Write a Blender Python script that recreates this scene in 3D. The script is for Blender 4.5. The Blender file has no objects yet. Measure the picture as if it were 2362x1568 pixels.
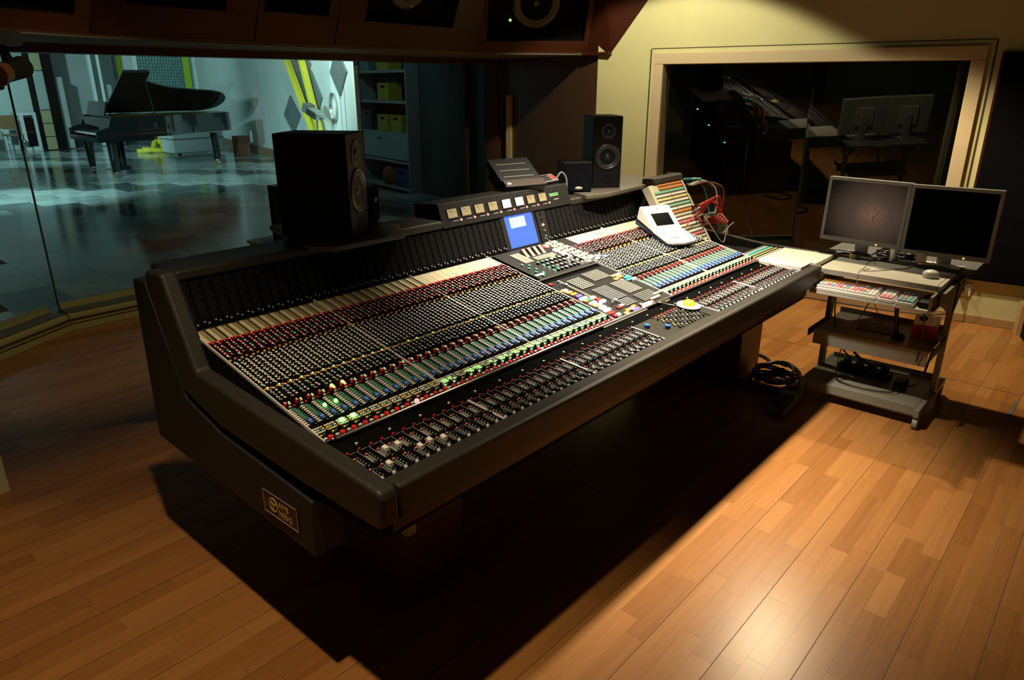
import bpy, math, random
from mathutils import Matrix, Vector, Euler
random.seed(7)
SC = bpy.context.scene
COL = SC.collection
R = math.radians

# ------------------------------------------------------------------ camera
cam_d = bpy.data.cameras.new('camera'); cam = bpy.data.objects.new('camera', cam_d); COL.objects.link(cam)
SC.camera = cam
cam_d.sensor_width = 36.0; cam_d.lens = 36.0 * 1638.0 / 2362.0; cam_d.clip_start = .05; cam_d.clip_end = 100
PIT, PH = R(19.9), R(41.3)
fwd = Vector((math.cos(PH) * math.cos(PIT), math.sin(PH) * math.cos(PIT), -math.sin(PIT)))
cam.location = (0, 0, 1.75)
cam.rotation_euler = fwd.to_track_quat('-Z', 'Y').to_euler()
CAMP = Vector((0, 0, 1.75)); RT = Vector((math.sin(PH), -math.cos(PH), 0)); UP = RT.cross(fwd)

# ------------------------------------------------------------------ world, lights, exposure
w = bpy.data.worlds.new('world'); SC.world = w; w.use_nodes = True
w.node_tree.nodes['Background'].inputs[0].default_value = (.10, .09, .07, 1)
w.node_tree.nodes['Background'].inputs[1].default_value = .008
SC.view_settings.view_transform = 'Standard'
try: SC.view_settings.look = 'None'
except Exception: pass
SC.view_settings.exposure = 0.0; SC.view_settings.gamma = 1.0
SC.view_settings.use_curve_mapping = False

def spot(name, loc, target, watts, ang, blend, col, rad=.04):
    l = bpy.data.lights.new(name, 'SPOT'); l.energy = watts; l.spot_size = R(ang); l.spot_blend = blend
    l.color = col; l.shadow_soft_size = rad
    o = bpy.data.objects.new(name, l); COL.objects.link(o); o.location = loc
    o.rotation_euler = (Vector(target) - Vector(loc)).to_track_quat('-Z', 'Y').to_euler()
    return o
WARM = (1.0, .83, .58)
spot('ceiling_spot', (.62, 1.34, 2.8), (.15, 1.5, 0), 150, 90, .75, (1, .77, .47), .03)
spot('ceiling_spot', (5.15, 1.62, 2.9), (4.70, 1.45, 0), 290, 112, .35, (1, .80, .50), .05)
spot('ceiling_spot', (2.72, 1.62, 2.8), (2.86, 1.72, .9), 900, 73, 1.0, (1, .87, .66), .06)
spot('ceiling_spot', (4.7, 3.15, 2.95), (5.55, 3.25, 0), 150, 112, .15, (1, .90, .62), .05)
spot('ceiling_spot', (1.7, 3.3, 2.9), (1.5, 5.6, 0), 60, 58, .9, (1, .84, .5), .05)  # added fill that lifts the dim left window sill, no known ceiling fixture
spot('added_booth_fill', (7.9, 2.0, 2.7), (7.6, 2.6, 0), 5, 120, .8, (.75, .85, .35), .05)  # invented booth light, added so the back glows greenish behind the tripod
TEAL = (.55, .98, .95)
spot('studio_spot', (2.7, 11.1, 2.15), (9.6, 16.6, 1.3), 820, 64, .5, TEAL, .06)
spot('studio_spot', (3.3, 10.2, 2.25), (9.4, 16.0, 1.3), 520, 64, .5, TEAL, .06)
spot('studio_spot', (7.4, 11.0, 3.4), (8.9, 12.6, 1.6), 330, 60, .6, (.72, 1, .93), .08)
spot('studio_spot', (3.0, 16.5, 3.5), (8.0, 24.0, 1.0), 1300, 84, .7, TEAL, .12)
spot('studio_spot', (3.3, 13.4, 3.5), (3.5, 13.5, 0), 900, 58, .9, TEAL, .12)
spot('studio_spot', (6.0, 8.6, 3.4), (8.4, 9.9, .9), 20, 70, .8, TEAL, .10)  # weak extra light added to brighten the bookcase, not a known studio lamp

# ------------------------------------------------------------------ materials
MATS = {}
def mat(name, col, rough=.5, metal=0., em=None, es=0., spec=.5, noise=0., nscale=20., bump=0., bscale=200., coat=0.):
    if name in MATS: return MATS[name]
    m = bpy.data.materials.new(name); m.use_nodes = True; nt = m.node_tree; b = nt.nodes['Principled BSDF']
    b.inputs['Base Color'].default_value = (*col, 1); b.inputs['Roughness'].default_value = rough
    b.inputs['Metallic'].default_value = metal; b.inputs['Specular IOR Level'].default_value = spec
    b.inputs['Coat Weight'].default_value = coat
    if em: b.inputs['Emission Color'].default_value = (*em, 1); b.inputs['Emission Strength'].default_value = es
    if noise or bump:
        tc = nt.nodes.new('ShaderNodeTexCoord')
    if noise:
        n = nt.nodes.new('ShaderNodeTexNoise'); n.inputs['Scale'].default_value = nscale; n.inputs['Detail'].default_value = 5
        nt.links.new(tc.outputs['Object'], n.inputs['Vector'])
        r = nt.nodes.new('ShaderNodeMapRange'); r.inputs['From Min'].default_value = .3; r.inputs['From Max'].default_value = .7
        r.inputs['To Min'].default_value = 1 - noise; r.inputs['To Max'].default_value = 1 + noise
        nt.links.new(n.outputs['Fac'], r.inputs['Value'])
        x = nt.nodes.new('ShaderNodeVectorMath'); x.operation = 'SCALE'; x.inputs[0].default_value = col
        nt.links.new(r.outputs['Result'], x.inputs['Scale']); nt.links.new(x.outputs['Vector'], b.inputs['Base Color'])
    if bump:
        n2 = nt.nodes.new('ShaderNodeTexNoise'); n2.inputs['Scale'].default_value = bscale; n2.inputs['Detail'].default_value = 3
        nt.links.new(tc.outputs['Object'], n2.inputs['Vector'])
        bp = nt.nodes.new('ShaderNodeBump'); bp.inputs['Strength'].default_value = bump; bp.inputs['Distance'].default_value = .002
        nt.links.new(n2.outputs['Fac'], bp.inputs['Height']); nt.links.new(bp.outputs['Normal'], b.inputs['Normal'])
    MATS[name] = m; return m

def wood_mat(name, c0, c1, c2, stretch, rough=.35, grain=.35, rnd=True, world=True):
    m = bpy.data.materials.new(name); m.use_nodes = True; nt = m.node_tree; b = nt.nodes['Principled BSDF']; L = nt.links.new
    g = nt.nodes.new('ShaderNodeNewGeometry'); oi = nt.nodes.new('ShaderNodeObjectInfo'); tc = nt.nodes.new('ShaderNodeTexCoord')
    add = nt.nodes.new('ShaderNodeMath'); add.operation = 'ADD'; fr = nt.nodes.new('ShaderNodeMath'); fr.operation = 'FRACT'
    L(oi.outputs['Random'], add.inputs[0]); L(g.outputs['Random Per Island'], add.inputs[1]); L(add.outputs[0], fr.inputs[0])
    sc = nt.nodes.new('ShaderNodeVectorMath'); sc.operation = 'MULTIPLY'; sc.inputs[1].default_value = stretch
    L(g.outputs['Position'] if world else tc.outputs['Object'], sc.inputs[0])
    off = nt.nodes.new('ShaderNodeVectorMath'); off.operation = 'ADD'; cmb = nt.nodes.new('ShaderNodeCombineXYZ')
    mul = nt.nodes.new('ShaderNodeMath'); mul.operation = 'MULTIPLY'; mul.inputs[1].default_value = 57.0
    L(fr.outputs[0], mul.inputs[0]); L(mul.outputs[0], cmb.inputs[0]); L(mul.outputs[0], cmb.inputs[2])
    L(sc.outputs[0], off.inputs[0]); L(cmb.outputs[0], off.inputs[1])
    n = nt.nodes.new('ShaderNodeTexNoise'); n.inputs['Scale'].default_value = 1.0; n.inputs['Detail'].default_value = 6; n.inputs['Roughness'].default_value = .6
    n.inputs['Distortion'].default_value = .6
    L(off.outputs[0], n.inputs['Vector'])
    rp = nt.nodes.new('ShaderNodeValToRGB'); rp.color_ramp.elements[0].color = (*c0, 1); rp.color_ramp.elements[1].color = (*c2, 1)
    e = rp.color_ramp.elements.new(.5); e.color = (*c1, 1)
    mx = nt.nodes.new('ShaderNodeMath'); mx.operation = 'MULTIPLY_ADD'; mx.inputs[1].default_value = grain * 2
    L(n.outputs['Fac'], mx.inputs[0])
    sb = nt.nodes.new('ShaderNodeMath'); sb.operation = 'MULTIPLY_ADD'; sb.inputs[1].default_value = (1 - grain) if rnd else 0.
    sb.inputs[2].default_value = -grain * .5 if rnd else .15
    L(fr.outputs[0], sb.inputs[0]); L(sb.outputs[0], mx.inputs[2]); L(mx.outputs[0], rp.inputs['Fac']); L(rp.outputs['Color'], b.inputs['Base Color'])
    b.inputs['Roughness'].default_value = rough; b.inputs['Specular IOR Level'].default_value = .32
    MATS[name] = m; return m

def glass_mat(name, tint=(1, 1, 1), ior=1.5):
    m = bpy.data.materials.new(name); m.use_nodes = True; nt = m.node_tree; nt.nodes.remove(nt.nodes['Principled BSDF'])
    o = nt.nodes['Material Output']; t = nt.nodes.new('ShaderNodeBsdfTransparent'); t.inputs[0].default_value = (*tint, 1)
    g = nt.nodes.new('ShaderNodeBsdfGlossy'); g.inputs['Roughness'].default_value = 0.0
    f = nt.nodes.new('ShaderNodeFresnel'); f.inputs[0].default_value = ior; mx = nt.nodes.new('ShaderNodeMixShader')
    ge = nt.nodes.new('ShaderNodeNewGeometry'); iv = nt.nodes.new('ShaderNodeMath'); iv.operation = 'SUBTRACT'; iv.inputs[0].default_value = 1.35
    nt.links.new(ge.outputs['Backfacing'], iv.inputs[1]); ml = nt.nodes.new('ShaderNodeMath'); ml.operation = 'MULTIPLY'; ml.use_clamp = True
    gt = nt.nodes.new('ShaderNodeMath'); gt.operation = 'SUBTRACT'; gt.inputs[0].default_value = 1.0; nt.links.new(ge.outputs['Backfacing'], gt.inputs[1])
    m2 = nt.nodes.new('ShaderNodeMath'); m2.operation = 'MULTIPLY'; nt.links.new(gt.outputs[0], m2.inputs[0]); nt.links.new(iv.outputs[0], m2.inputs[1])
    nt.links.new(f.outputs[0], ml.inputs[0]); nt.links.new(m2.outputs[0], ml.inputs[1])
    nt.links.new(ml.outputs[0], mx.inputs[0]); nt.links.new(t.outputs[0], mx.inputs[1]); nt.links.new(g.outputs[0], mx.inputs[2])
    nt.links.new(mx.outputs[0], o.inputs[0]); MATS[name] = m; return m

BLK = mat('black_plastic', (.008, .008, .008), .5, spec=.25, noise=.2, nscale=40)
BLKM = mat('black_matte', (.005, .005, .005), .8, spec=.1)
LEATH = mat('armrest_vinyl', (.024, .021, .017), .45, spec=.35, noise=.15, nscale=60, bump=.35, bscale=500)
PANELG = mat('side_panel_paint', (.015, .016, .014), .5, spec=.3, noise=.1, bump=.2, bscale=900)
PANEL = mat('console_panel_black', (.004, .004, .004), .7, spec=.0, noise=.1)
METAL = mat('brushed_aluminium', (.62, .61, .58), .32, 1.0, noise=.08, nscale=80)
CHROME = mat('chrome', (.8, .8, .8), .12, 1.0)
WHITE = mat('white_plastic', (.78, .77, .72), .4)
IVORY = mat('ivory_button', (.60, .56, .44), .45)
TAN = mat('tan_strip', (.52, .47, .31), .5, noise=.1, nscale=30)
GREYK = mat('grey_cap', (.58, .60, .61), .4)
DGREY = mat('dark_grey', (.12, .12, .12), .5)
RED = mat('red_button', (.62, .02, .02), .35)
PINK = mat('pink_button', (.75, .16, .20), .4)
GREEN = mat('green_plastic', (.02, .28, .15), .4)
TEALP = mat('teal_plastic', (.03, .40, .36), .4)
BLUE = mat('blue_cap', (.03, .12, .42), .35)
LBLUE = mat('pale_blue_cap', (.24, .40, .48), .4)
PURP = mat('violet_button', (.12, .09, .55), .4)
YEL = mat('yellow_button', (.82, .60, .12), .4)
ORG = mat('orange_button', (.80, .25, .04), .4)
LEDG = mat('green_led', (.1, .7, .1), .4, em=(.15, 1, .12), es=5)
LEDGS = mat('green_led_soft', (.55, .80, .45), .4, em=(.50, 1, .35), es=.55)
LEDR = mat('red_led', (.7, .05, .05), .4, em=(1, .12, .12), es=5)
LEDO = mat('amber_led', (.8, .5, .1), .4, em=(1, .55, .08), es=6)
LEDW = mat('lit_white_button', (.9, .88, .8), .4, em=(1, .95, .82), es=.6)
LEDWB = mat('lit_bright_button', (.9, .88, .8), .4, em=(1, .96, .86), es=1.8)
LEDY = mat('lit_cream_button', (.85, .75, .5), .4, em=(1, .82, .45), es=.35)
VUON = mat('vu_meter_lit', (.9, .85, .7), .4, em=(1, .92, .72), es=1.3)
VUDIM = mat('vu_meter_dim', (.16, .13, .07), .5, spec=.1, em=(1, .80, .42), es=.20)
SCRB = mat('blue_screen', (.02, .05, .3), .3, em=(.09, .17, .90), es=.75)
SCRW = mat('screen_dialog', (.2, .3, .5), .3, em=(.30, .52, .90), es=.6)
SCRT = mat('screen_text', (.2, .3, .6), .3, em=(.25, .40, .78), es=.8)
LINE = mat('panel_print', (.36, .37, .34), .5)
CABLE = mat('black_cable', (.01, .01, .01), .35)
WALLY = mat('yellow_wall_paint', (.58, .55, .28), .75, noise=.04, nscale=3)
FRAMEW = wood_mat('pale_wood_frame', (.50, .40, .24), (.58, .47, .29), (.62, .52, .33), (3, 3, 40), .45, .3, False)
DWOOD = wood_mat('red_brown_veneer', (.024, .0055, .0024), (.043, .010, .0042), (.065, .016, .007), (30, 30, 1.2), .38, .5, False)
BWOOD = wood_mat('brown_panel', (.05, .026, .012), (.075, .038, .017), (.09, .048, .022), (25, 25, 1.0), .35, .5, False)
FLOORW = wood_mat('beech_strip', (.235, .088, .022), (.335, .140, .038), (.43, .195, .060), (2.2, 55, 10), .29, .45, True)
OAK = wood_mat('light_wood_trim', (.30, .17, .07), (.40, .24, .11), (.46, .29, .14), (20, 3, 20), .4, .4, False)
FLOORD = mat('floor_gap', (.06, .03, .012), .7)
GLASS = glass_mat('window_glass', (.93, .97, .96))
GLASSD = glass_mat('booth_glass', (.75, .82, .78), 1.5)
CREAM = mat('cart_laminate', (.56, .54, .46), .45, noise=.05)
DESKW = mat('desk_laminate', (.74, .72, .64), .45, noise=.04)
BEIGE = mat('cart_steel', (.22, .205, .16), .45, noise=.06)
SILV = mat('monitor_silver', (.30, .31, .30), .4)
SCROFF = mat('screen_off', (.003, .003, .003), .12, spec=.03)
STEELB = mat('studio_steel_blue', (.20, .30, .33), .5, noise=.1, nscale=2)
SWALL = mat('studio_white_wall', (.62, .66, .66), .7, noise=.05, nscale=2)
SGREY = mat('studio_grey_wall', (.34, .36, .36), .7, noise=.08, nscale=2)
SGREYD = mat('studio_dark_panel', (.07, .085, .085), .7, noise=.1, nscale=3)
SBASE = mat('studio_baseboard', (.22, .15, .09), .6)
DIAM = mat('diamond_panel_felt', (.13, .155, .16), .85, noise=.1, nscale=15)
YPOLE = mat('yellow_paint', (.74, .62, .05), .45)
YBOX = mat('yellow_card', (.52, .42, .04), .6, noise=.1)
PIANO = mat('piano_lacquer', (.006, .007, .007), .10, coat=.6)
PIANOK = mat('piano_keys', (.8, .8, .75), .3)
BRASS = mat('brass', (.75, .48, .16), .25, 1.0)
GOLDP = mat('piano_soundboard', (.55, .28, .07), .35)
TDARK = mat('studio_tile_dark', (.085, .105, .105), .13, noise=.25, nscale=3)
TLIGHT = mat('studio_tile_light', (.38, .43, .42), .14, noise=.2, nscale=3)
TMID = mat('studio_tile_mid', (.28, .32, .315), .13, noise=.2, nscale=3)
BLACKF = mat('acoustic_cloth', (.004, .004, .006), .95, spec=.05, noise=.3, nscale=90)

# ------------------------------------------------------------------ helpers
WM = {}
def link(o, parent=None, M=None):
    COL.objects.link(o)
    M = Matrix.Identity(4) if M is None else M
    o.matrix_basis = M
    if parent is not None:
        o.parent = parent; o.matrix_parent_inverse = WM[parent.name].inverted()
    WM[o.name] = M.copy()
    return o
def tag(o, label=None, cat=None, group=None, kind=None):
    if label: o['label'] = label
    if cat: o['category'] = cat
    if group: o['group'] = group
    if kind: o['kind'] = kind
    return o
def empty(name, loc, label=None, cat=None, group=None, kind=None, rz=0., parent=None):
    o = bpy.data.objects.new(name, None); o.empty_display_size = .1
    link(o, parent, Matrix.Translation(loc) @ Matrix.Rotation(rz, 4, 'Z'))
    return tag(o, label, cat, group, kind)
def T(x, y, z, rz=0., rx=0., ry=0.):
    return Matrix.Translation((x, y, z)) @ Matrix.Rotation(rz, 4, 'Z') @ Matrix.Rotation(ry, 4, 'Y') @ Matrix.Rotation(rx, 4, 'X')

class MB:
    def __init__(s): s.v = []; s.f = []; s.mi = []; s.sm = []; s.mats = []; s.X = None
    def m(s, mt):
        if mt not in s.mats: s.mats.append(mt)
        return s.mats.index(mt)
    def add(s, vs, fs, mt, smooth=False):
        o = len(s.v); i = s.m(mt)
        for p in vs:
            p = Vector(p); s.v.append(s.X @ p if s.X is not None else p)
        for f in fs: s.f.append([o + k for k in f]); s.mi.append(i); s.sm.append(smooth)
        return s
    def box(s, c, d, mt, M=None):
        x, y, z = d[0] / 2, d[1] / 2, d[2] / 2
        vs = [Vector(p) for p in ((-x, -y, -z), (x, -y, -z), (x, y, -z), (-x, y, -z), (-x, -y, z), (x, -y, z), (x, y, z), (-x, y, z))]
        if M is not None: vs = [M @ p for p in vs]
        c = Vector(c); vs = [p + c for p in vs]
        return s.add(vs, [(0, 3, 2, 1), (4, 5, 6, 7), (0, 1, 5, 4), (1, 2, 6, 5), (2, 3, 7, 6), (3, 0, 4, 7)], mt)
    def bx(s, x0, x1, y0, y1, z0, z1, mt):
        return s.box(((x0 + x1) / 2, (y0 + y1) / 2, (z0 + z1) / 2), (abs(x1 - x0), abs(y1 - y0), abs(z1 - z0)), mt)
    def prism(s, pts, vec, mt, smooth=False):
        n = len(pts); vec = Vector(vec); a = [Vector(p) for p in pts]; b = [p + vec for p in a]
        nrm = Vector((0, 0, 0))
        for i in range(n): nrm += (a[i] - a[0]).cross(a[(i + 1) % n] - a[0])
        fl = nrm.dot(vec) > 0
        fs = [tuple(range(n))[::-1], tuple(range(n, 2 * n))] if fl else [tuple(range(n)), tuple(range(n, 2 * n))[::-1]]
        for i in range(n):
            j = (i + 1) % n; fs.append((i, j, n + j, n + i) if fl else (j, i, n + i, n + j))
        return s.add(a + b, fs, mt, smooth)
    def cone(s, p0, p1, r0, r1, mt, n=12, smooth=True, caps=True, mt1=None):
        p0 = Vector(p0); p1 = Vector(p1); d = (p1 - p0).normalized()
        u = d.orthogonal().normalized(); v = d.cross(u); vs = []
        for p, r in ((p0, r0), (p1, r1)):
            for k in range(n):
                a = 2 * math.pi * k / n; vs.append(p + u * math.cos(a) * r + v * math.sin(a) * r)
        s.add(vs, [(k, (k + 1) % n, n + (k + 1) % n, n + k) for k in range(n)], mt, smooth)
        if caps:
            s.add(vs[:n], [tuple(range(n))[::-1]], mt); s.add(vs[n:], [tuple(range(n))], mt1 or mt)
        return s
    def tube(s, pts, r, mt, n=6):
        P = [Vector(p) for p in pts]; N = len(P); vs = []; u = None
        for i in range(N):
            d = (P[min(i + 1, N - 1)] - P[max(i - 1, 0)])
            d = d.normalized() if d.length > 1e-9 else Vector((0, 0, 1))
            u = (u - d * u.dot(d)) if u is not None else d.orthogonal()
            u.normalize(); v = d.cross(u)
            for k in range(n):
                a = 2 * math.pi * k / n; vs.append(P[i] + u * math.cos(a) * r + v * math.sin(a) * r)
        fs = [(i * n + k, i * n + (k + 1) % n, (i + 1) * n + (k + 1) % n, (i + 1) * n + k) for i in range(N - 1) for k in range(n)]
        fs += [tuple(range(n))[::-1], tuple(range((N - 1) * n, N * n))]
        return s.add(vs, fs, mt, True)
    def lathe(s, c, prof, mt, n=20, axis=(0, 0, 1)):
        ax = Vector(axis).normalized(); u = ax.orthogonal().normalized(); v = ax.cross(u); c = Vector(c); vs = []
        for r, h in prof:
            for k in range(n):
                a = 2 * math.pi * k / n; vs.append(c + ax * h + u * math.cos(a) * r + v * math.sin(a) * r)
        m = len(prof)
        fs = [(i * n + k, i * n + (k + 1) % n, (i + 1) * n + (k + 1) % n, (i + 1) * n + k) for i in range(m - 1) for k in range(n)]
        return s.add(vs, fs, mt, True)
    def mesh(s, name):
        me = bpy.data.meshes.new(name); me.from_pydata([tuple(p) for p in s.v], [], s.f)
        for mt in s.mats: me.materials.append(mt)
        me.polygons.foreach_set('material_index', s.mi); me.polygons.foreach_set('use_smooth', s.sm); me.update()
        return me
    def build(s, name, parent=None, M=None, bevel=0., seg=2):
        o = bpy.data.objects.new(name, s.mesh(name)); link(o, parent, M)
        if bevel:
            b = o.modifiers.new('bevel', 'BEVEL'); b.width = bevel; b.segments = seg; b.limit_method = 'ANGLE'; b.angle_limit = R(35)
            try: b.harden_normals = True
            except Exception: pass
        return o
def inst(name, me, parent, M):
    return link(bpy.data.objects.new(name, me), parent, M)
def bez(pts, n=10):
    """Catmull-Rom through points."""
    P = [Vector(p) for p in pts]; P = [P[0] * 2 - P[1]] + P + [P[-1] * 2 - P[-2]]; out = []
    for i in range(1, len(P) - 2):
        for k in range(n):
            t = k / n; a, b, c, d = P[i - 1], P[i], P[i + 1], P[i + 2]
            out.append(.5 * ((2 * b) + (c - a) * t + (2 * a - 5 * b + 4 * c - d) * t * t + (3 * b - a - 3 * c + d) * t ** 3))
    out.append(P[-2]); return out
def text(body, parent, M, size, mt, align='LEFT', extr=.0003):
    c = bpy.data.curves.new('lettering', 'FONT'); c.body = body; c.size = size; c.align_x = align; c.extrude = extr
    c.materials.append(mt); o = bpy.data.objects.new('lettering_curve', c); COL.objects.link(o)
    dg = bpy.context.evaluated_depsgraph_get(); me = bpy.data.meshes.new_from_object(o.evaluated_get(dg))
    bpy.data.objects.remove(o); return link(bpy.data.objects.new('lettering', me), parent, M)
def to_px(p):
    v = Vector(p) - CAMP; z = v.dot(fwd)
    if z < .05: return None
    return 1181 + 1638 * v.dot(RT) / z, 784 - 1638 * v.dot(UP) / z, z

#@STRUCTURE
# ================================================================== control room floor
fl = MB().bx(-2.2, 6.32, -2.2, 5.86, -.06, -.006, FLOORD).build('floor'); tag(fl, 'glossy beech strip parquet floor around the mixing console', kind='structure')
SW = .0715; strips = []; tails = []; LEN = [.28, .38, .50, .64, .80]
y = .912 - SW * 40; row = -40
while y < 5.86:
    x = -1.2 + random.random() * .5
    while x < 6.3:
        li = random.randrange(len(LEN)); L = LEN[li]
        if x + L < 6.34: strips.append((x, y, li))
        elif x < 6.27: tails.append((x, y))
        x += L
    y += SW; row += 1
# near the wall run the strips keep the same direction; every third joint is an open gap
def strip_mesh(li):
    L = LEN[li]; m = MB(); m.bx(.0003, L - .0003, .0002, SW - .0002, -.006, 0, FLOORW); return m.mesh('plank')
SME = [strip_mesh(i) for i in range(len(LEN))]
CONS = [(322, 645), (383, 1005), (740, 1285), (870, 1215), (1890, 660), (1890, 610), (1800, 560), (1570, 410), (1300, 420), (660, 300)]
def inside(px, poly):
    r = False; n = len(poly); x, y = px
    for i in range(n):
        x1, y1 = poly[i]; x2, y2 = poly[(i + 1) % n]
        if (y1 > y) != (y2 > y) and x < (x2 - x1) * (y - y1) / (y2 - y1) + x1: r = not r
    return r
DARK = [(320, 1045), (860, 1568), (1190, 1568), (1930, 935), (1740, 820), (1000, 900)]
sc = []
for s in strips:
    p = to_px((s[0] + LEN[s[2]] / 2, s[1] + SW / 2, 0))
    if p is None or not (-30 < p[0] < 2392 and 0 < p[1] < 1600): sc.append((0, s)); continue
    a = LEN[s[2]] * SW / p[2] ** 2 * max(.05, 1.75 / max(p[2], .1))
    if inside(p[:2], CONS) or inside(p[:2], DARK): a *= 1e-4
    sc.append((a, s))
sc.sort(key=lambda t: -t[0])
for a, (x, y, li) in sc[:300]: inst('plank', SME[li], fl, Matrix.Translation((x, y, 0)))
rest = MB()
for a, (x, y, li) in sc[300:]: rest.bx(x + .0003, x + LEN[li] - .0003, y + .0002, y + SW - .0002, -.006, 0, FLOORW)
for x, y in tails: rest.bx(x + .0003, 6.30, y + .0002, y + SW - .0002, -.006, 0, FLOORW)
tag(rest.build('plank_remainder', fl), kind='stuff')
k = 0
gap = MB(); yy = .912
ys = []
while yy > -2: ys.append(yy); yy -= SW * 3
yy = .912 + SW * 3
while yy < 5.8: ys.append(yy); yy += SW * 3
for q in ys: gap.bx(-1.2, 6.3, q - .0011, q + .0011, -.004, .0004, FLOORD)
gap.bx(4.905, 4.911, -1.5, 3.5, -.004, .0005, FLOORD)
gap.bx(4.462, 4.466, -1.5, 3.5, -.004, .0005, FLOORD)
tag(gap.build('board_joint', fl), kind='stuff')
MB().bx(4.49, 4.79, .272, .288, -.002, .002, DGREY).build('metal_floor_strip', fl)
MB().bx(4.55, 4.80, .90, .915, -.002, .002, DGREY).build('metal_floor_strip', fl)

# ================================================================== right wall with booth window
WA = math.atan2(.0995, .995)
RW = Matrix.Translation((6.28, .8, 0)) @ Matrix.Rotation(math.pi / 2 + WA, 4, 'Z')   # local x along wall (towards +Y), y = into booth is -y
# local: x = along wall, y>0 towards room (west)
def rw(name, parent=None, mb=None, bevel=0.): return mb.build(name, parent, RW, bevel)
WX0, WX1, WZ0, WZ1 = .33, 2.68, .22, 1.905
m = MB()
m.bx(-2.6, WX0, -.12, 0, 0, 3, WALLY); m.bx(WX1, 3.36, -.12, 0, 0, 3, WALLY)
m.bx(WX0, WX1, -.12, 0, WZ1, 3, WALLY); m.bx(WX0, WX1, -.12, 0, 0, WZ0, WALLY)
wr = rw('wall_right', None, m); tag(wr, 'yellow painted side wall with a large dark booth window', kind='structure')
win = empty('window_1', (6.15, 2.2, 0), 'wide control room window to the dark booth in pale wood frame', kind='structure')
fw_ = .095
def fr(x0, x1, z0, z1, y0=-.14, y1=.035): return MB().bx(x0, x1, y0, y1, z0, z1, FRAMEW).build('window_frame', win, RW, .006)
fr(WX0 - fw_, WX1 + fw_, WZ1, WZ1 + fw_); fr(WX0 - fw_, WX1 + fw_, WZ0 - fw_, WZ0)
fr(WX0 - fw_, WX0, WZ0, WZ1); fr(WX1, WX1 + fw_, WZ0, WZ1)
# outer shadow groove
g = MB(); o_ = fw_ + .035
for a in ((WX0 - o_ - .012, WX0 - o_, WZ0 - o_, WZ1 + o_), (WX1 + o_, WX1 + o_ + .012, WZ0 - o_, WZ1 + o_), (WX0 - o_, WX1 + o_, WZ1 + o_, WZ1 + o_ + .006)):
    g.bx(a[0], a[1], -.004, .003, a[2], a[3], FLOORD)
g.build('frame_groove', win, RW)
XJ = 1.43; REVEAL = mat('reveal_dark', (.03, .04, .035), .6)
def pane(x0, x1, ya, yb):
    m = MB(); a = [(x0, ya, WZ0), (x1, yb, WZ0), (x1, yb + .162, WZ1), (x0, ya + .162, WZ1)]
    m.prism(a, (0, -.008, 0), GLASSD); return m.build('pane', win, RW)
pane(WX0 + .002, XJ - .012, -.43, -.206); pane(XJ + .012, WX1 - .002, -.52, -.205)
MB().bx(XJ - .010, XJ + .010, -.54, -.20, WZ0, WZ1, BLKM).build('pane_joint', win, RW)
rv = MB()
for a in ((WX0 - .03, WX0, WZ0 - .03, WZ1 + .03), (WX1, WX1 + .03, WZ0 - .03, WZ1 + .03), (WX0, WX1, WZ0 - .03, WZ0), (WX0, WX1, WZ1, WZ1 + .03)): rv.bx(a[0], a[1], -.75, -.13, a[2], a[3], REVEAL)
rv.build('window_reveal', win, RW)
m = MB().bx(-2.6, 3.36, 0, .018, 0, .065, OAK); tag(rw('baseboard_right', None, m, .004), 'light wood baseboard along the yellow wall', kind='structure')
# dark acoustic panel
ap = empty('acoustic_panel', (6.3, .3, .35), 'black fabric acoustic panel on the yellow wall beside the booth window', 'wall panel')
MB().bx(-2.0, .135, .004, .055, .345, 1.945, BLACKF).build('cloth_face', ap, RW, .01)
MB().bx(.135, .150, .002, .05, .34, 1.95, DWOOD).build('edge_trim', ap, RW)
# outlet
ol = empty('wall_outlet', (6.27, .87, .25), 'square white power outlet low on the yellow wall behind the cart', 'outlet')
MB().bx(.02, .13, .001, .013, .205, .305, WHITE).build('cover_plate', ol, RW, .004)
MB().cone((.075, .013, .255), (.075, .016, .255), .028, .028, IVORY, 16).build('socket', ol, RW)
pg = MB(); pg.cone((.085, .016, .258), (.085, .06, .258), .022, .017, BLK, 12); pg.build('plug', ol, RW)
pc = MB(); pc.tube([RW @ p for p in bez([(.085, .06, .258), (.095, .10, .25), (.11, .10, .2), (.15, .07, .06), (.5, .06, .012), (1.3, .07, .012)])], .006, CABLE)
tag(pc.build('power_cable'), 'black power cord plugged into the wall outlet', 'cord')
pc = MB(); pc.tube([RW @ p for p in bez([(.08, .05, .27), (.088, .07, .33), (.085, .06, .38), (.08, .058, .44)])], .007, CABLE)
tag(pc.build('power_cable'), 'black cable rising from the outlet behind the acoustic panel', 'cord')
# low wooden bench box at the right edge
bb = empty('low_equipment_box', (5.9, .2, 0), 'low wood-edged black box against the yellow wall at the right edge', 'cabinet')
PBX = lambda o, z0, z1, mt: MB().prism([(6.24, .50 + o, z0), (5.2, .16 + o, z0), (5.2, -.6, z0), (6.24, -.6, z0)], (0, 0, z1 - z0), mt)
PBX(-.03, 0, .235, BLKM).build('body', bb)
MB().prism([(6.24, .50, 0), (6.15, .47, 0), (6.15, .44, 0), (6.24, .47, 0)], (0, 0, .24), OAK).build('corner_post', bb)
PBX(0, .225, .245, OAK).build('top_edge', bb, None, .004)
PBX(-.06, .245, .252, BLACKF).build('top_cloth', bb)

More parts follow.
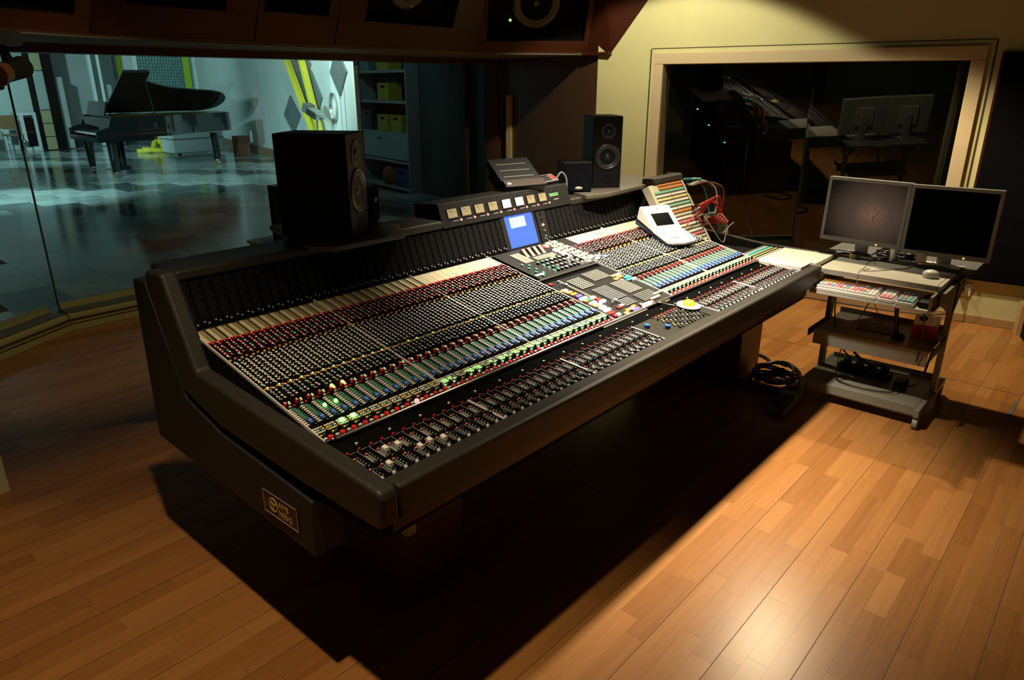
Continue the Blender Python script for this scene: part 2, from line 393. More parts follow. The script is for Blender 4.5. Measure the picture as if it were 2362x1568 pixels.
# booth behind the window (dark)
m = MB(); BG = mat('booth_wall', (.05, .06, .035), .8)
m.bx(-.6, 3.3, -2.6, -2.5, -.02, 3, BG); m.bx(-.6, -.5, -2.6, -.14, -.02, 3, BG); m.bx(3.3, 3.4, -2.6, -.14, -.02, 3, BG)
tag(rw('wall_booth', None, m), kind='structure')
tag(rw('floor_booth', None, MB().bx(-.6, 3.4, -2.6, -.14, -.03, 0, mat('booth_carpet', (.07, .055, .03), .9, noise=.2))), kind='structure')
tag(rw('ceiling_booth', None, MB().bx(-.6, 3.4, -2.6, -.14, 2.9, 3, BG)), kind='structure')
ts = empty('microphone_stand', RW @ Vector((2.15, -.9, 0)), 'black tripod microphone stand in the dark booth', 'stand')
for k in range(3):
    a = 2 * math.pi * k / 3 + .5
    MB().tube([(2.15, -.9, .62), (2.15 + .42 * math.cos(a), -.9 + .42 * math.sin(a), .01)], .012, BLK).build('leg', ts, RW)
MB().tube([(2.15, -.9, .5), (2.15, -.9, 1.35)], .012, BLK).build('pole', ts, RW)
MB().tube([(2.15, -.9, 1.33), (1.75, -.8, 1.55)], .009, BLK).build('boom', ts, RW)
MB().cone((1.75, -.8, 1.55), (1.63, -.77, 1.50), .022, .026, DGREY, 12).build('microphone', ts, RW)
rk = empty('booth_rack', RW @ Vector((2.9, -2.0, 0)), 'dark equipment rack with tiny green lights in the booth', 'rack')
MB().bx(2.55, 3.2, -2.4, -1.8, 0, 1.6, BLKM).build('body', rk, RW)
for x, z in ((3.05, 1.47), (2.9, 1.3), (2.7, 1.12)): MB().box((x, -1.795, z), (.016, .006, .010), LEDG).build('led', rk, RW)

# ================================================================== corner wall, front wall, studio window
def vwall(name, p0, p1, z0, z1, th, mt, label=None, bevel=0.):
    a = Vector((*p0, 0)); b = Vector((*p1, 0)); d = (b - a).normalized(); n = Vector((d.y, -d.x, 0))
    m = MB(); m.prism([(a.x, a.y, z0), (b.x, b.y, z0), (b.x, b.y, z1), (a.x, a.y, z1)], -n * th, mt)
    o = m.build(name, None, None, bevel); return tag(o, label, kind='structure')
vwall('wall_corner', (6.49, 5.9), (5.955, 4.13), 0, 2.1, .1, BWOOD, 'dark brown wood panelled corner wall beside the studio glass')
vwall('wall_front', (1.607, 5.95), (6.6, 5.95), 0, .10, .12, WALLY, 'low yellow wall under the studio window')
vwall('wall_front_left', (.2, 5.08), (1.607, 5.89), 0, .10, .12, WALLY, 'angled low yellow wall under the studio window')
sw = empty('window_2', (3.5, 5.9, 0), 'floor-length studio window looking onto the grand piano', kind='structure')
SILLY = mat('sill_yellow', (.42, .37, .14), .55, noise=.05)
SILLG = mat('sill_grey_glass_bed', (.10, .12, .10), .5)
def sill(p0, p1):
    a = Vector((*p0, 0)); b = Vector((*p1, 0)); d = (b - a).normalized(); n = Vector((d.y, -d.x, 0))
    m = MB()
    prof = [(.0, 0), (.0, .05), (.012, .055), (.012, .115), (.03, .12), (.17, .125), (.17, 0)]
    m.prism([(a.x - n.x * (u), a.y - n.y * (u), z) for u, z in prof], b - a, SILLY)
    m.build('sill', sw, None, .003)
    for z in (.052, .085):
        m = MB(); m.prism([(a.x - n.x * u, a.y - n.y * u, zz) for u, zz in ((-.003, z), (-.003, z + .004), (.013, z + .004), (.013, z))], b - a, FLOORD); m.build('sill_groove', sw)
    m = MB(); m.prism([(a.x - n.x * u, a.y - n.y * u, zz) for u, zz in ((.05, .124), (.05, .135), (.17, .135), (.17, .124))], b - a, SILLG); m.build('glass_bed', sw)
    m = MB(); m.prism([(a.x - n.x * u, a.y - n.y * u, zz) for u, zz in ((.17, .0), (.17, .175), (.23, .175), (.23, .0))], b - a, SILLY); m.build('glazing_bead', sw)
sill((1.607, 5.80), (6.47, 5.80)); sill((.25, 5.02), (1.607, 5.80))
def gpane(p0, p1, z0=.17, z1=1.955):
    a = Vector((*p0, 0)); b = Vector((*p1, 0)); d = (b - a).normalized(); n = Vector((d.y, -d.x, 0))
    m = MB(); m.prism([(a.x, a.y, z0), (b.x, b.y, z0), (b.x, b.y, z1), (a.x, a.y, z1)], -n * .01, GLASS); return m.build('pane', sw)
gpane((1.60, 5.98), (4.55, 5.98)); gpane((4.556, 5.98), (6.47, 5.98)); gpane((.2, 5.17), (1.595, 5.975))
for x in (1.60,): MB().bx(x - .004, x + .004, 5.97, 5.995, .17, 1.955, SGREYD).build('pane_joint', sw)
MB().bx(4.549, 4.556, 5.978, 5.992, .17, 1.955, SGREYD).build('pane_joint', sw)
MB().bx(.2, 6.6, 5.86, 6.05, 1.945, 2.06, BWOOD).build('head_trim', sw)
MB().bx(6.40, 6.47, 5.86, 6.05, .0, 2.0, BWOOD).build('jamb_trim', sw)
MB().bx(6.36, 6.42, 5.62, 5.68, .0, 1.62, mat('jamb_tan', (.55, .45, .22), .5)).build('jamb_strip', sw)
# left wall return
lw = vwall('wall_left', (.575, 3.70), (-1.5, 3.2), 0, 3, .12, WALLY, 'yellow wall edge at the far left')
# hidden walls closing the room
vwall('wall_back', (-2.2, -2.2), (6.4, -2.2), 0, 3, .1, WALLY); vwall('wall_side', (-2.2, 3.2), (-2.2, -2.2), 0, 3, .1, WALLY)
tag(MB().bx(-2.3, 6.5, -2.3, 6.0, 3.0, 3.1, mat('ceiling_paint', (.06, .05, .04), .9)).build('ceiling'), kind='structure')

# ================================================================== soffit with main monitor cabinets
Z0 = 2.02; LEAN = .42; HT = .85
B = [(0.55, 4.45), (1.77, 4.86), (2.85, 4.90), (3.53, 4.92), (5.12, 4.95), (5.97, 4.28)]
REC = [(.55, 1.18, .10), (.205, .85, .19), (.05, .59, .212), (.25, 1.22, .198), (.10, 1.03, .100)]
SOF = mat('soffit_underside', (.12, .115, .09), .6)
names = ['leftmost dark red wood soffit cabinet above the studio glass', 'wide red wood soffit cabinet above the grand piano window', 'narrow red wood soffit cabinet between two wider ones', 'red wood soffit cabinet with a red indicator light', 'red wood soffit cabinet with a green indicator light beside the yellow wall']
for i in range(5):
    a = Vector((*B[i], Z0)); b = Vector((*B[i + 1], Z0)); s = (b - a).normalized(); n = Vector((s.y, -s.x, 0)); ln = (b - a).length
    h = (Vector((0, 0, 1)) + n * LEAN).normalized(); N = s.cross(h)
    F = Matrix(((s.x, h.x, N.x, a.x), (s.y, h.y, N.y, a.y), (s.z, h.z, N.z, a.z), (0, 0, 0, 1)))
    root = empty('soffit_cabinet', a, names[i], 'speaker cabinet', 'soffit cabinets over the studio window')
    r0, r1, rb = REC[i]; G = .004
    def q(x0, x1, y0, y1, z0, z1, mt, nm, bev=.0): return MB().bx(x0, x1, y0, y1, z0, z1, mt).build(nm, root, F, bev)
    q(G, ln - G, 0, rb, -.03, 0, DWOOD, 'bottom_rail', .003)
    q(G, r0, rb, HT, -.03, 0, DWOOD, 'stile'); q(r1, ln - G, rb, HT, -.03, 0, DWOOD, 'stile')
    q(r0, r1, rb + .75, HT, -.03, 0, DWOOD, 'top_rail')
    q(r0 - .02, r1 + .02, rb - .02, HT, -.14, -.12, BLKM, 'baffle')
    rc = MB(); rc.bx(r0 - .01, r0, rb, HT, -.12, -.03, BLKM); rc.bx(r1, r1 + .01, rb, HT, -.12, -.03, BLKM); rc.bx(r0, r1, rb - .01, rb, -.12, -.03, BLKM); rc.build('recess', root, F)
    cx = (r0 + r1) / 2; rr = min(.2, (r1 - r0) * .3)
    d = MB(); d.lathe((cx, rb + .30, -.118), [(rr * 1.1, 0), (rr * 1.05, .012), (rr * .9, .008), (rr * .35, -.03), (rr * .3, -.01), (0.001, .004)], DGREY, 28); d.build('woofer', root, F)
    if i == 3: MB().lathe((.80, .31, -.115), [(.008, 0), (.007, .006), (.0005, .008)], LEDR, 10).build('indicator_light', root, F)
    if i == 4: MB().lathe((.33, .25, -.115), [(.012, 0), (.010, .008), (.0005, .011)], LEDG, 10).build('indicator_light', root, F)
    # underside
    q(0, ln, -.02, .004, -.012, .004, mat('rail_edge', (.07, .03, .015), .5), 'edge_lip')
cap = MB()
h5 = Vector((B[5][0], B[5][1], Z0)); s = (Vector((*B[5], 0)) - Vector((*B[4], 0))).normalized(); n = Vector((s.y, -s.x, 0)); hh = Vector((0, 0, 1)) + n * LEAN
tp = h5 + hh * .8
q4 = [Vector(h5), Vector((5.948, 4.0, Z0)), Vector((6.012, 3.29, 2.90)), Vector(tp)]; bk4 = [p + Vector((.05, .06, 0)) for p in q4]
cap.add(q4 + bk4, [(0, 1, 3), (1, 2, 3), (4, 7, 5), (5, 7, 6), (0, 4, 5, 1), (1, 5, 6, 2), (2, 6, 7, 3), (3, 7, 4, 0)], DWOOD)
root = empty('soffit_end_panel', h5, 'slanted red wood end panel of the soffit meeting the yellow wall', 'panel')
cap.build('veneer_panel', root)
MB().bx(5.90, 5.99, 4.0, 4.3, 1.995, 2.02, DWOOD).build('bottom_edge', root)
m = MB(); m.prism([(*p, 2.0) for p in B] + [(5.957, 4.0, 2.0), (6.05, 4.2, 2.0), (6.55, 5.95, 2.0), (.2, 5.95, 2.0), (.2, 4.4, 2.0)], (0, 0, .015), SOF)
tag(m.build('ceiling_soffit'), 'underside of the speaker soffit above the studio glass', kind='structure')
# small fixture hanging at far left
hf = empty('hanging_spotlight', (1.26, 4.6, 2.0), 'small black spotlight hanging under the soffit at the far left', 'spotlight')
MB().bx(1.10, 1.31, 4.5, 4.62, 1.93, 2.0, BLK).build('mount_box', hf)
MB().tube([(1.22, 4.58, 1.95), (1.26, 4.58, 1.84)], .022, BLK).build('arm', hf)
MB().cone((1.32, 4.62, 1.83), (1.20, 4.50, 1.80), .055, .05, BLK, 16).build('lamp_body', hf)
MB().cone((1.20, 4.50, 1.80), (1.14, 4.44, 1.785), .05, .06, mat('lamp_copper', (.20, .07, .03), .4, .5), 16).build('lamp_hood', hf)
MB().tube(bez([(1.16, 4.44, 1.84), (1.12, 4.40, 1.78), (1.15, 4.40, 1.72)]), .012, BLK).build('yoke', hf)

# ================================================================== studio beyond the glass
sf = MB().bx(-1, 13, 6.05, 25, -.08, -.004, SGREYD).build('floor_studio'); tag(sf, 'dark glossy chequered studio floor beyond the glass', kind='structure')
DX, DY = .49, .63; tiles = []
def tile_mesh(mt): return MB().bx(.0008, DX - .0008, .0008, DY - .0008, -.004, 0, mt).mesh('floor_tile')
TM = {0: tile_mesh(TDARK), 1: tile_mesh(TLIGHT), 2: tile_mesh(TMID)}
for i in range(-2, 26):
    for j in range(0, 30):
        x = -.02 + i * DX; y = 6.10 + j * DY
        p = to_px((x + DX / 2, y + DY / 2, 0))
        if p is None or not (-60 < p[0] < 1200) or y > 24: continue
        k = (i + j) % 6
        kind = 0 if k in (3, 4) else (2 if k == 0 else 1)
        area = 1.0 / p[2] ** 3
        if p[1] > 690 or inside(p[:2], CONS): area *= .01
        tiles.append((area, x, y, kind))
tiles.sort(key=lambda t: -t[0])
for a, x, y, kd in tiles[:300]: inst('floor_tile', TM[kd], sf, Matrix.Translation((x, y, 0)))
rest = MB()
for a, x, y, kd in tiles[300:]: rest.bx(x + .0008, x + DX - .0008, y + .0008, y + DY - .0008, -.004, 0, (TDARK, TLIGHT, TMID)[kd])
if len(tiles) > 300: tag(rest.build('floor_tile_remainder', sf), kind='stuff')
vwall('wall_studio_far', (2, 24), (11.8, 24), 0, 3.6, .1, SGREY, 'grey far wall of the studio behind the piano')
vwall('baseboard_studio', (2, 23.98), (11.7, 23.98), 0, .28, .03, SGREYD)
vwall('wall_studio_right', (9.86, 16.9), (11.75, 24.1), 0, 3.6, -.1, SWALL, 'white studio wall carrying the piano shadow')
vwall('wall_studio_middle', (8.80, 11.6), (9.86, 16.9), 0, 3.6, -.1, SWALL, 'white studio wall with dark diamond panels')
vwall('wall_studio_niche', (7.93, 7.5), (8.80, 11.6), 0, 3.6, -.1, STEELB, 'blue-grey studio wall section')
vwall('wall_studio_near', (6.75, 6.1), (7.90, 7.5), 0, 3.6, -.1, SGREYD, 'dark studio wall section near the glass')
vwall('wall_studio_left', (-1, 6.1), (2, 24), 0, 3.6, .1, SGREY)
vwall('baseboard_studio_right', (8.79, 11.6), (9.84, 16.9), 0, .2, .03, SBASE); vwall('baseboard_studio_back', (9.84, 16.9), (11.6, 23.9), 0, .2, .03, SBASE)
tag(MB().bx(-1, 13, 6.05, 24.2, 3.6, 3.7, SGREY).build('ceiling_studio'), kind='structure')
# frame for things on the middle wall: x = distance along the wall from (8.69,11.08)
d_ = Vector((1.17, 5.82, 0)).normalized(); n_ = Vector((-d_.y, d_.x, 0))   # n_: into the studio room (towards -X)
SWM = Matrix(((d_.x, n_.x, 0, 8.69), (d_.y, n_.y, 0, 11.08), (0, 0, 1, 0), (0, 0, 0, 1)))
def along(y): return (y - 11.08) / d_.y
for (y, z, hw, hh, lab) in ((14.98, 1.06, .48, .42, 'lowest grey diamond panel on the studio wall near the big loudspeaker'), (13.70, 1.46, .46, .54, 'middle grey diamond panel crossed by a yellow beam'), (14.15, 2.12, .48, .57, 'upper grey diamond panel crossed by both yellow beams'), (12.3, 1.95, .38, .45, 'grey diamond panel on the brightest strip of the studio wall')):
    u = along(y); m = MB()
    o = .032 if y < 12.5 else 0.
    m.prism([(u - hw, o, z), (u, o, z - hh), (u + hw, o, z), (u, o, z + hh)], (0, .04, 0), DIAM)
    tag(m.build('diamond_panel', None, SWM, .005), lab, 'wall panel', 'diamond panels on the studio wall')
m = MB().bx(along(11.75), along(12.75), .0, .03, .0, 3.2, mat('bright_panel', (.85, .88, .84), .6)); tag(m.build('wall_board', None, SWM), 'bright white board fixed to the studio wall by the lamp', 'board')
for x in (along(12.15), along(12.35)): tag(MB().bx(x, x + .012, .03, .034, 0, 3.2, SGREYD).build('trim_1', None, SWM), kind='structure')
for k, (p0, p1, lab) in enumerate((((9.30, 14.90, 2.55), (9.0, 13.30, .30), 'longer yellow steel beam leaning by the studio wall'), ((9.15, 14.05, 2.55), (8.9, 13.0, .30), 'yellow steel beam leaning nearer the chrome lamp'))):
    a, b = Vector(p0), Vector(p1); d = (b - a).normalized(); u = d.cross(Vector((0, 1, 0))).normalized(); v = d.cross(u); m = MB()
    m.prism([a + u * .06 + v * .05, a + u * .06 - v * .05, a - u * .06 - v * .05, a - u * .06 + v * .05], b - a, YPOLE)
    tag(m.build('yellow_beam', None, None, .008), lab, 'beam', 'yellow leaning beams')
MB  # lamp on stand
lp = empty('studio_lamp', (8.60, 12.75, 0), 'chrome studio lamp head on a stand in front of the diamond wall', 'lamp')
MB().tube([(8.60, 12.75, .02), (8.60, 12.75, 1.1)], .02, CHROME).build('stand_pole', lp)
for k in range(3):
    a = 2.1 * k + .4; MB().tube([(8.60, 12.75, .35), (8.60 + .35 * math.cos(a), 12.75 + .35 * math.sin(a), .02)], .014, CHROME).build('stand_leg', lp)
MB().box((8.57, 12.75, 1.17), (.22, .36, .14), METAL, Matrix.Rotation(.35, 3, 'X')).build('lamp_head', lp, None, .02)
MB().box((8.59, 13.0, 1.27), (.20, .16, .16), DGREY, Matrix.Rotation(.35, 3, 'X')).build('lamp_door', lp)
MB().tube([(8.60, 12.6, 1.05), (8.57, 12.5, 1.12)], .03, CHROME).build('bracket', lp)
cc = MB()
for k in range(4):
    r = .24 + .015 * k
    cc.tube([SWM @ Vector((along(12.62) + r * .55 * math.cos(t * math.pi / 10), .05 + .012 * k, 1.28 + r * math.sin(t * math.pi / 10))) for t in range(21)], .009, METAL)
tag(cc.build('cable_coil'), 'grey cable coil hanging on the bright board', 'cable')
# bookcase
BK = Matrix(((d_.x, n_.x, 0, 8.30), (d_.y, n_.y, 0, 9.10), (0, 0, 1, 0), (0, 0, 0, 1)))
bk = empty('steel_bookcase', (8.45, 10, 0), 'blue-grey steel bookcase with yellow boxes in the studio', 'bookcase')
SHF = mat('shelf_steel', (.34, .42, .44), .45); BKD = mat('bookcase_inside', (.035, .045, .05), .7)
def bq(x0, x1, y0, y1, z0, z1, mt, nm, p=None): return MB().bx(x0, x1, y0, y1, z0, z1, mt).build(nm, p or bk, BK)
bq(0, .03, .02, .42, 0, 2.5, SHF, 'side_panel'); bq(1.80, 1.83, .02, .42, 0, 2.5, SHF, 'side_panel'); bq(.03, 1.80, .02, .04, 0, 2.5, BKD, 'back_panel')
for z in (.05, .49, .95, 1.45, 1.93): bq(.03, 1.80, .04, .41, z - .02, z + .02, SHF, 'shelf')
dr = bq(.04, 1.79, .39, .42, .53, .93, SHF, 'drawer_front'); bq(.95, 1.05, .42, .44, .84, .87, DGREY, 'handle', dr)
for (x, z, w_, h_, mt, lab, nm) in ((.62, 1.95, .42, .30, YBOX, 'yellow storage box on the top bookcase shelf', 'storage_box'), (.66, 1.47, .40, .28, YBOX, 'single yellow storage box on the middle bookcase shelf', 'storage_box'), (.74, .97, .38, .27, YBOX, 'yellow storage box in the lower pair, farther from the glass', 'storage_box'), (.27, .97, .38, .27, YBOX, 'yellow storage box in the lower pair, nearer the glass', 'storage_box'), (1.35, .97, .3, .34, mat('navy_card', (.02, .05, .08), .6), 'dark blue box beside the yellow pair on the bookcase', 'storage_box'), (.12, .07, .46, .32, mat('blue_card', (.02, .03, .20), .6), 'blue box on the lowest bookcase shelf', 'storage_box'), (1.3, 1.95, .35, .3, STEELB, 'grey-blue binder box on the top bookcase shelf', 'storage_box')):
    bo = empty(nm, BK @ Vector((x + w_ / 2, .25, z)), lab, 'box', 'boxes in the studio bookcase')
    MB().bx(x, x + w_, .12, .38, z, z + h_, mt).build('carton', bo, BK, .006)
    MB().bx(x + w_ * .33, x + w_ * .67, .378, .386, z + h_ * .72, z + h_ * .85, BLKM).build('hand_hole', bo, BK)
ob = empty('orange_bag', BK @ Vector((.85, .25, .07)), 'orange round bag on the lowest bookcase shelf', 'bag')
MB().lathe((.85, .24, .07), [(.001, 0), (.16, .0), (.21, .08), (.21, .2), (.15, .31), (.001, .34)], mat('orange_cloth', (.30, .10, .02), .7), 16).build('bag_body', ob, BK)
MB().tube([BK @ Vector(p) for p in bez([(.75, .3, .38), (.85, .3, .43), (.95, .3, .38)])], .012, BLK).build('strap', ob)
m = MB().bx(-1.35, -.02, .12, .20, 0, 3.2, SGREYD); tag(m.build('absorber_panel', None, BK), 'tall dark absorber panel beside the steel bookcase', 'wall panel')
# piano ------------------------------------------------------------
S = 1.14
PM = Matrix.Translation((5.30, 15.85, 0)) @ Matrix.Rotation(R(-3), 4, 'Z') @ Matrix.Scale(S, 4)
gp = empty('grand_piano', (6.4, 15.8, 0), 'black concert grand piano with raised lid in the studio', 'piano')
half = bez([(.32, -.76, 0), (1.0, -.76, 0), (1.25, -.70, 0), (1.55, -.44, 0), (1.9, -.22, 0), (2.3, -.10, 0), (2.62, .02, 0), (2.76, .28, 0), (2.70, .58, 0), (2.45, .74, 0), (2.1, .76, 0)], 5)
outl = [(p.x, p.y) for p in half] + [(1.2, .76), (.32, .76)]
def ring(pts, z0, z1, t):
    m = MB(); n = len(pts); c = (1.3, .2)
    ins = []
    for i in range(n):
        a = Vector(pts[i - 1]); b = Vector(pts[(i + 1) % n]); d = (b - a).normalized(); nn = Vector((-d.y, d.x)); ins.append(Vector(pts[i]) + nn * t)
    vs = [(*p, z0) for p in pts] + [(*p, z1) for p in pts] + [(p.x, p.y, z0) for p in ins] + [(p.x, p.y, z1) for p in ins]
    fs = []
    for i in range(n):
        j = (i + 1) % n
        fs += [(i, j, n + j, n + i), (2 * n + j, 2 * n + i, 3 * n + i, 3 * n + j), (n + i, n + j, 3 * n + j, 3 * n + i), (j, i, 2 * n + i, 2 * n + j)]
    return m.add(vs, fs, PIANO, False)
ring(outl, .66, 1.0, .05).build('rim', gp, PM)
m = MB(); m.prism([(p[0] * .985 + .02, p[1] * .96, .70) for p in outl], (0, 0, .02), GOLDP); m.prism([(p[0] * .985 + .02, p[1] * .96, .985) for p in outl], (0, 0, .008), BRASS); m.build('soundboard', gp, PM)
m = MB(); m.prism([(0, -.76, .62), (.36, -.76, .62), (.36, -.76, 1.0), (.26, -.76, 1.0), (.20, -.76, .84), (0, -.76, .78)], (0, .06, 0), PIANO)
m.prism([(0, .70, .62), (.36, .70, .62), (.36, .70, 1.0), (.26, .70, 1.0), (.20, .70, .84), (0, .70, .78)], (0, .06, 0), PIANO); m.build('key_arm', gp, PM)
m = MB().bx(0, .9, -.74, .74, .60, .68, PIANO).bx(.24, .27, -.70, .70, .70, .98, PIANO); m.build('key_bed', gp, PM)
kb = MB().bx(.06, .22, -.62, .62, .71, .735, PIANOK).build('keyboard', gp, PM)
m = MB()
for i in range(36):
    if i % 7 in (2, 6): continue
    yk = -.6 + i * .0345; m.bx(.12, .22, yk - .006, yk + .006, .735, .748, BLK)
m.build('black_keys', kb, PM)
m = MB().box((.30, 0, 1.12), (.03, .9, .24), PIANO, Matrix.Rotation(.3, 3, 'Y')); m.build('music_desk', gp, PM)
LA = R(27); ca, sa = math.cos(LA), math.sin(LA)
def lidp(x, y, up=0): return (x, .76 - (.76 - y) * ca + up * sa, 1.01 + (.76 - y) * sa + up * ca)
lo = [(.62, -.76), (1.06, -.76)] + [(p.x, p.y) for p in bez([(1.07, -.46, 0), (1.3, -.32, 0), (1.6, -.20, 0), (2.0, -.12, 0), (2.4, -.06, 0), (2.66, .08, 0), (2.76, .34, 0), (2.68, .60, 0), (2.45, .74, 0)], 5)] + [(.62, .76)]
m = MB(); m.prism([lidp(*p) for p in lo], Vector(lidp(0, 0, .025)) - Vector(lidp(0, 0, 0)), PIANO); m.build('lid', gp, PM)
m = MB(); m.prism([lidp(.64, -.755, .03), lidp(.66, .76, .03), lidp(1.05, .76, .03), lidp(1.05, -.755, .03)], Vector(lidp(0, 0, .02)) - Vector(lidp(0, 0, 0)), PIANO); m.build('front_flap', gp, PM)
MB().tube([(1.0, -.68, .98), lidp(1.0, -.60)], .010, PIANO).build('lid_prop', gp, PM)
def pleg(x, y):
    lg = MB().cone((x, y, .62), (x, y, .10), .085, .055, PIANO, 10).build('leg', gp, PM)
    c = MB(); c.lathe((x, y, .05), [(.02, .06), (.03, .03), (.03, .0)], BRASS, 10); c.cone((x - .03, y, .045), (x + .03, y, .045), .045, .045, BRASS, 12); c.cone((x, y - .07, .04), (x, y + .07, .04), .03, .03, CHROME, 10); c.build('caster', lg, PM)
pleg(.24, -.62); pleg(.24, .62); pleg(2.42, .30)
ly = MB().bx(.52, .58, -.14, -.10, .14, .64, PIANO).bx(.52, .58, .10, .14, .14, .64, PIANO).bx(.44, .62, -.2, .2, .08, .15, PIANO).build('pedal_lyre', gp, PM)
for k in (-.08, 0, .08): MB().box((.36, k, .09), (.16, .03, .015), BRASS).build('pedal', ly, PM)
# objects behind the piano
wc = empty('white_case', (9.0, 18.7, 0), 'white flight case on the studio floor behind the piano', 'case')
MB().bx(8.25, 9.6, 18.6, 19.3, .06, .66, mat('case_white', (.55, .60, .60), .5)).build('case_body', wc, None, .03)
for x in (8.4, 9.45): MB().cone((x, 18.7, .05), (x + .05, 18.7, .05), .05, .05, BLK, 10).build('caster', wc)
MB().bx(8.24, 9.61, 18.59, 19.31, .40, .42, DGREY).build('lid_seam', wc)
yb = MB(); yb.tube(bez([(8.0, 20.2, .04), (8.3, 20.0, .08), (8.55, 20.3, .25), (8.8, 20.1, .10), (8.5, 19.9, .05), (8.1, 20.1, .10)]), .07, YPOLE); tag(yb.build('yellow_cable_bundle'), 'yellow cable bundle on the floor under the piano', 'cable')
m = MB().bx(8.62, 8.74, 20.2, 20.3, 0, .75, YPOLE); tag(m.build('yellow_post'), 'short yellow post behind the piano', 'post')
# far wall furnishings
def fw3(name, lab, cat, x0, x1, y0, y1, z0, z1, mt, bevel=0., root=None):
    o = MB().bx(x0, x1, y0, y1, z0, z1, mt).build(name, root, None, bevel)
    return tag(o, lab, cat) if lab else o
dw = empty('window_3', (10.9, 23.9, 1.5), 'white-framed mesh screen window on the studio far wall', kind='structure')
MESHT = mat('mesh_screen', (.16, .30, .30), .5, noise=.5, nscale=35)
for a in ((9.75, 9.88, 1.2, 2.7), (11.62, 11.74, 1.2, 2.7), (9.75, 11.74, 2.52, 2.62), (9.75, 11.74, 1.1, 1.2)): MB().bx(a[0], a[1], 23.86, 23.98, a[2], a[3], SWALL).build('window_frame', dw)
MB().bx(9.88, 11.62, 23.93, 23.97, 1.2, 2.52, MESHT).build('screen', dw)
gm = MB()
for k in range(16): gm.bx(9.9 + k * .09, 9.92 + k * .09, 23.92, 23.93, 1.2, 2.52, SGREYD)
for k in range(14): gm.bx(9.88, 11.3, 23.915, 23.92, 1.22 + k * .09, 1.235 + k * .09, SGREYD)
gm.build('screen_wire', dw)
LIME = mat('lime_curtain', (.40, .50, .03), .6)
for a, lab in (((11.30, 11.50), 'lime green curtain strip inside the mesh window'), ((9.29, 9.44), 'narrow lime green strip left of the mesh window')):
    m = MB()
    for k in range(5):
        w_ = (a[1] - a[0]) / 5; m.bx(a[0] + k * w_, a[0] + (k + 1) * w_ - .004, 23.86 + .015 * (k % 2), 23.91, .9, 2.7, LIME)
    tag(m.build('curtain_strip'), lab, 'curtain')
fw3('wall_panel', 'narrow pale perforated panel beside the lime strip', 'panel', 9.46, 9.74, 23.9, 23.97, .9, 2.7, mat('perf_panel', (.45, .47, .47), .6, noise=.4, nscale=60))
fw3('small_wall_speaker', 'small black box on the far wall next to the mesh window', 'speaker', 11.80, 12.1, 23.6, 23.8, 1.5, 1.66, BLK, .01)
gb = empty('folding_screen', (8.7, 23.3, 0), 'tall folding gobo screen with pale edges behind the piano', 'screen')
for x0, x1, mt in ((8.30, 8.38, SWALL), (8.38, 8.52, SGREYD), (8.52, 8.60, SWALL), (8.60, 8.95, SGREYD)): MB().bx(x0, x1, 23.3, 23.42, .02, 2.7, mt).build('gobo_panel', gb)
MB().bx(8.68, 8.80, 23.28, 23.3, .6, 1.7, SGREY).build('gobo_slot', gb)
cb = empty('tall_cabinet', (6.9, 23.0, 0), 'tall tan and black cabinet against the studio far wall', 'cabinet')
TANW = mat('tan_panel', (.34, .30, .16), .6)
for z0, z1, mt in ((.02, .35, TANW), (.37, .70, TANW), (.72, 1.05, TANW), (1.07, 2.05, SGREY), (2.07, 2.7, TANW)): MB().bx(6.72, 6.98, 22.9, 23.3, z0, z1, mt).build('door', cb)
MB().bx(6.98, 7.22, 22.85, 23.3, .02, 2.7, BLKM).build('side_panel', cb); MB().bx(6.69, 6.72, 22.88, 23.3, .02, 2.7, BLKM).build('edge', cb)
MB().bx(7.22, 7.45, 23.0, 23.3, .02, 1.9, SGREY).build('return_panel', cb)
wd = empty('white_desk_cabinet', (6.5, 23.4, 0), 'low white cabinet with an open dark front by the tall cabinet', 'cabinet')
MB().bx(6.22, 6.72, 23.2, 23.7, .92, 1.0, SWALL).build('top', wd, None, .01); MB().bx(6.28, 6.38, 23.2, 23.7, 0, .92, SWALL).build('side', wd); MB().bx(6.38, 6.62, 23.25, 23.7, .1, .85, BLKM).build('opening', wd); MB().bx(6.38, 6.72, 23.2, 23.7, 0, .1, SWALL).build('plinth', wd); MB().bx(6.62, 6.72, 23.2, 23.7, .1, .92, SWALL).build('side', wd)
ch = empty('stacking_chair', (6.0, 22.6, 0), 'brown stacking chair at the far left of the studio', 'chair')
CHB = mat('chair_brown', (.22, .12, .05), .5)
MB().bx(5.72, 6.12, 22.5, 22.9, .44, .48, CHB).build('seat', ch, None, .01); MB().bx(5.72, 6.12, 22.86, 22.9, .6, .95, CHB).build('backrest', ch, None, .01)
for x in (5.74, 6.10):
    for yy in (22.52, 22.88): MB().tube([(x, yy, 0), (x, yy, .95 if yy > 22.7 else .46)], .014, CHROME).build('leg', ch)
fw3('door_studio', 'pale door with vertical groove on the studio far wall', None, 6.0, 6.9, 23.94, 23.99, 0, 2.2, mat('door_pale', (.55, .62, .62), .5)); bpy.data.objects['door_studio']['kind'] = 'structure'
eb = empty('amp_box', (9.6, 17.2, 0), 'small brown box against the white wall by the piano tail', 'box')
MB().bx(9.25, 9.55, 17.2, 17.5, 0, .5, mat('brown_box', (.16, .06, .03), .6)).build('carton', eb, None, .01); MB().bx(9.56, 9.62, 17.15, 17.25, .35, .62, SWALL).build('label_card', eb)
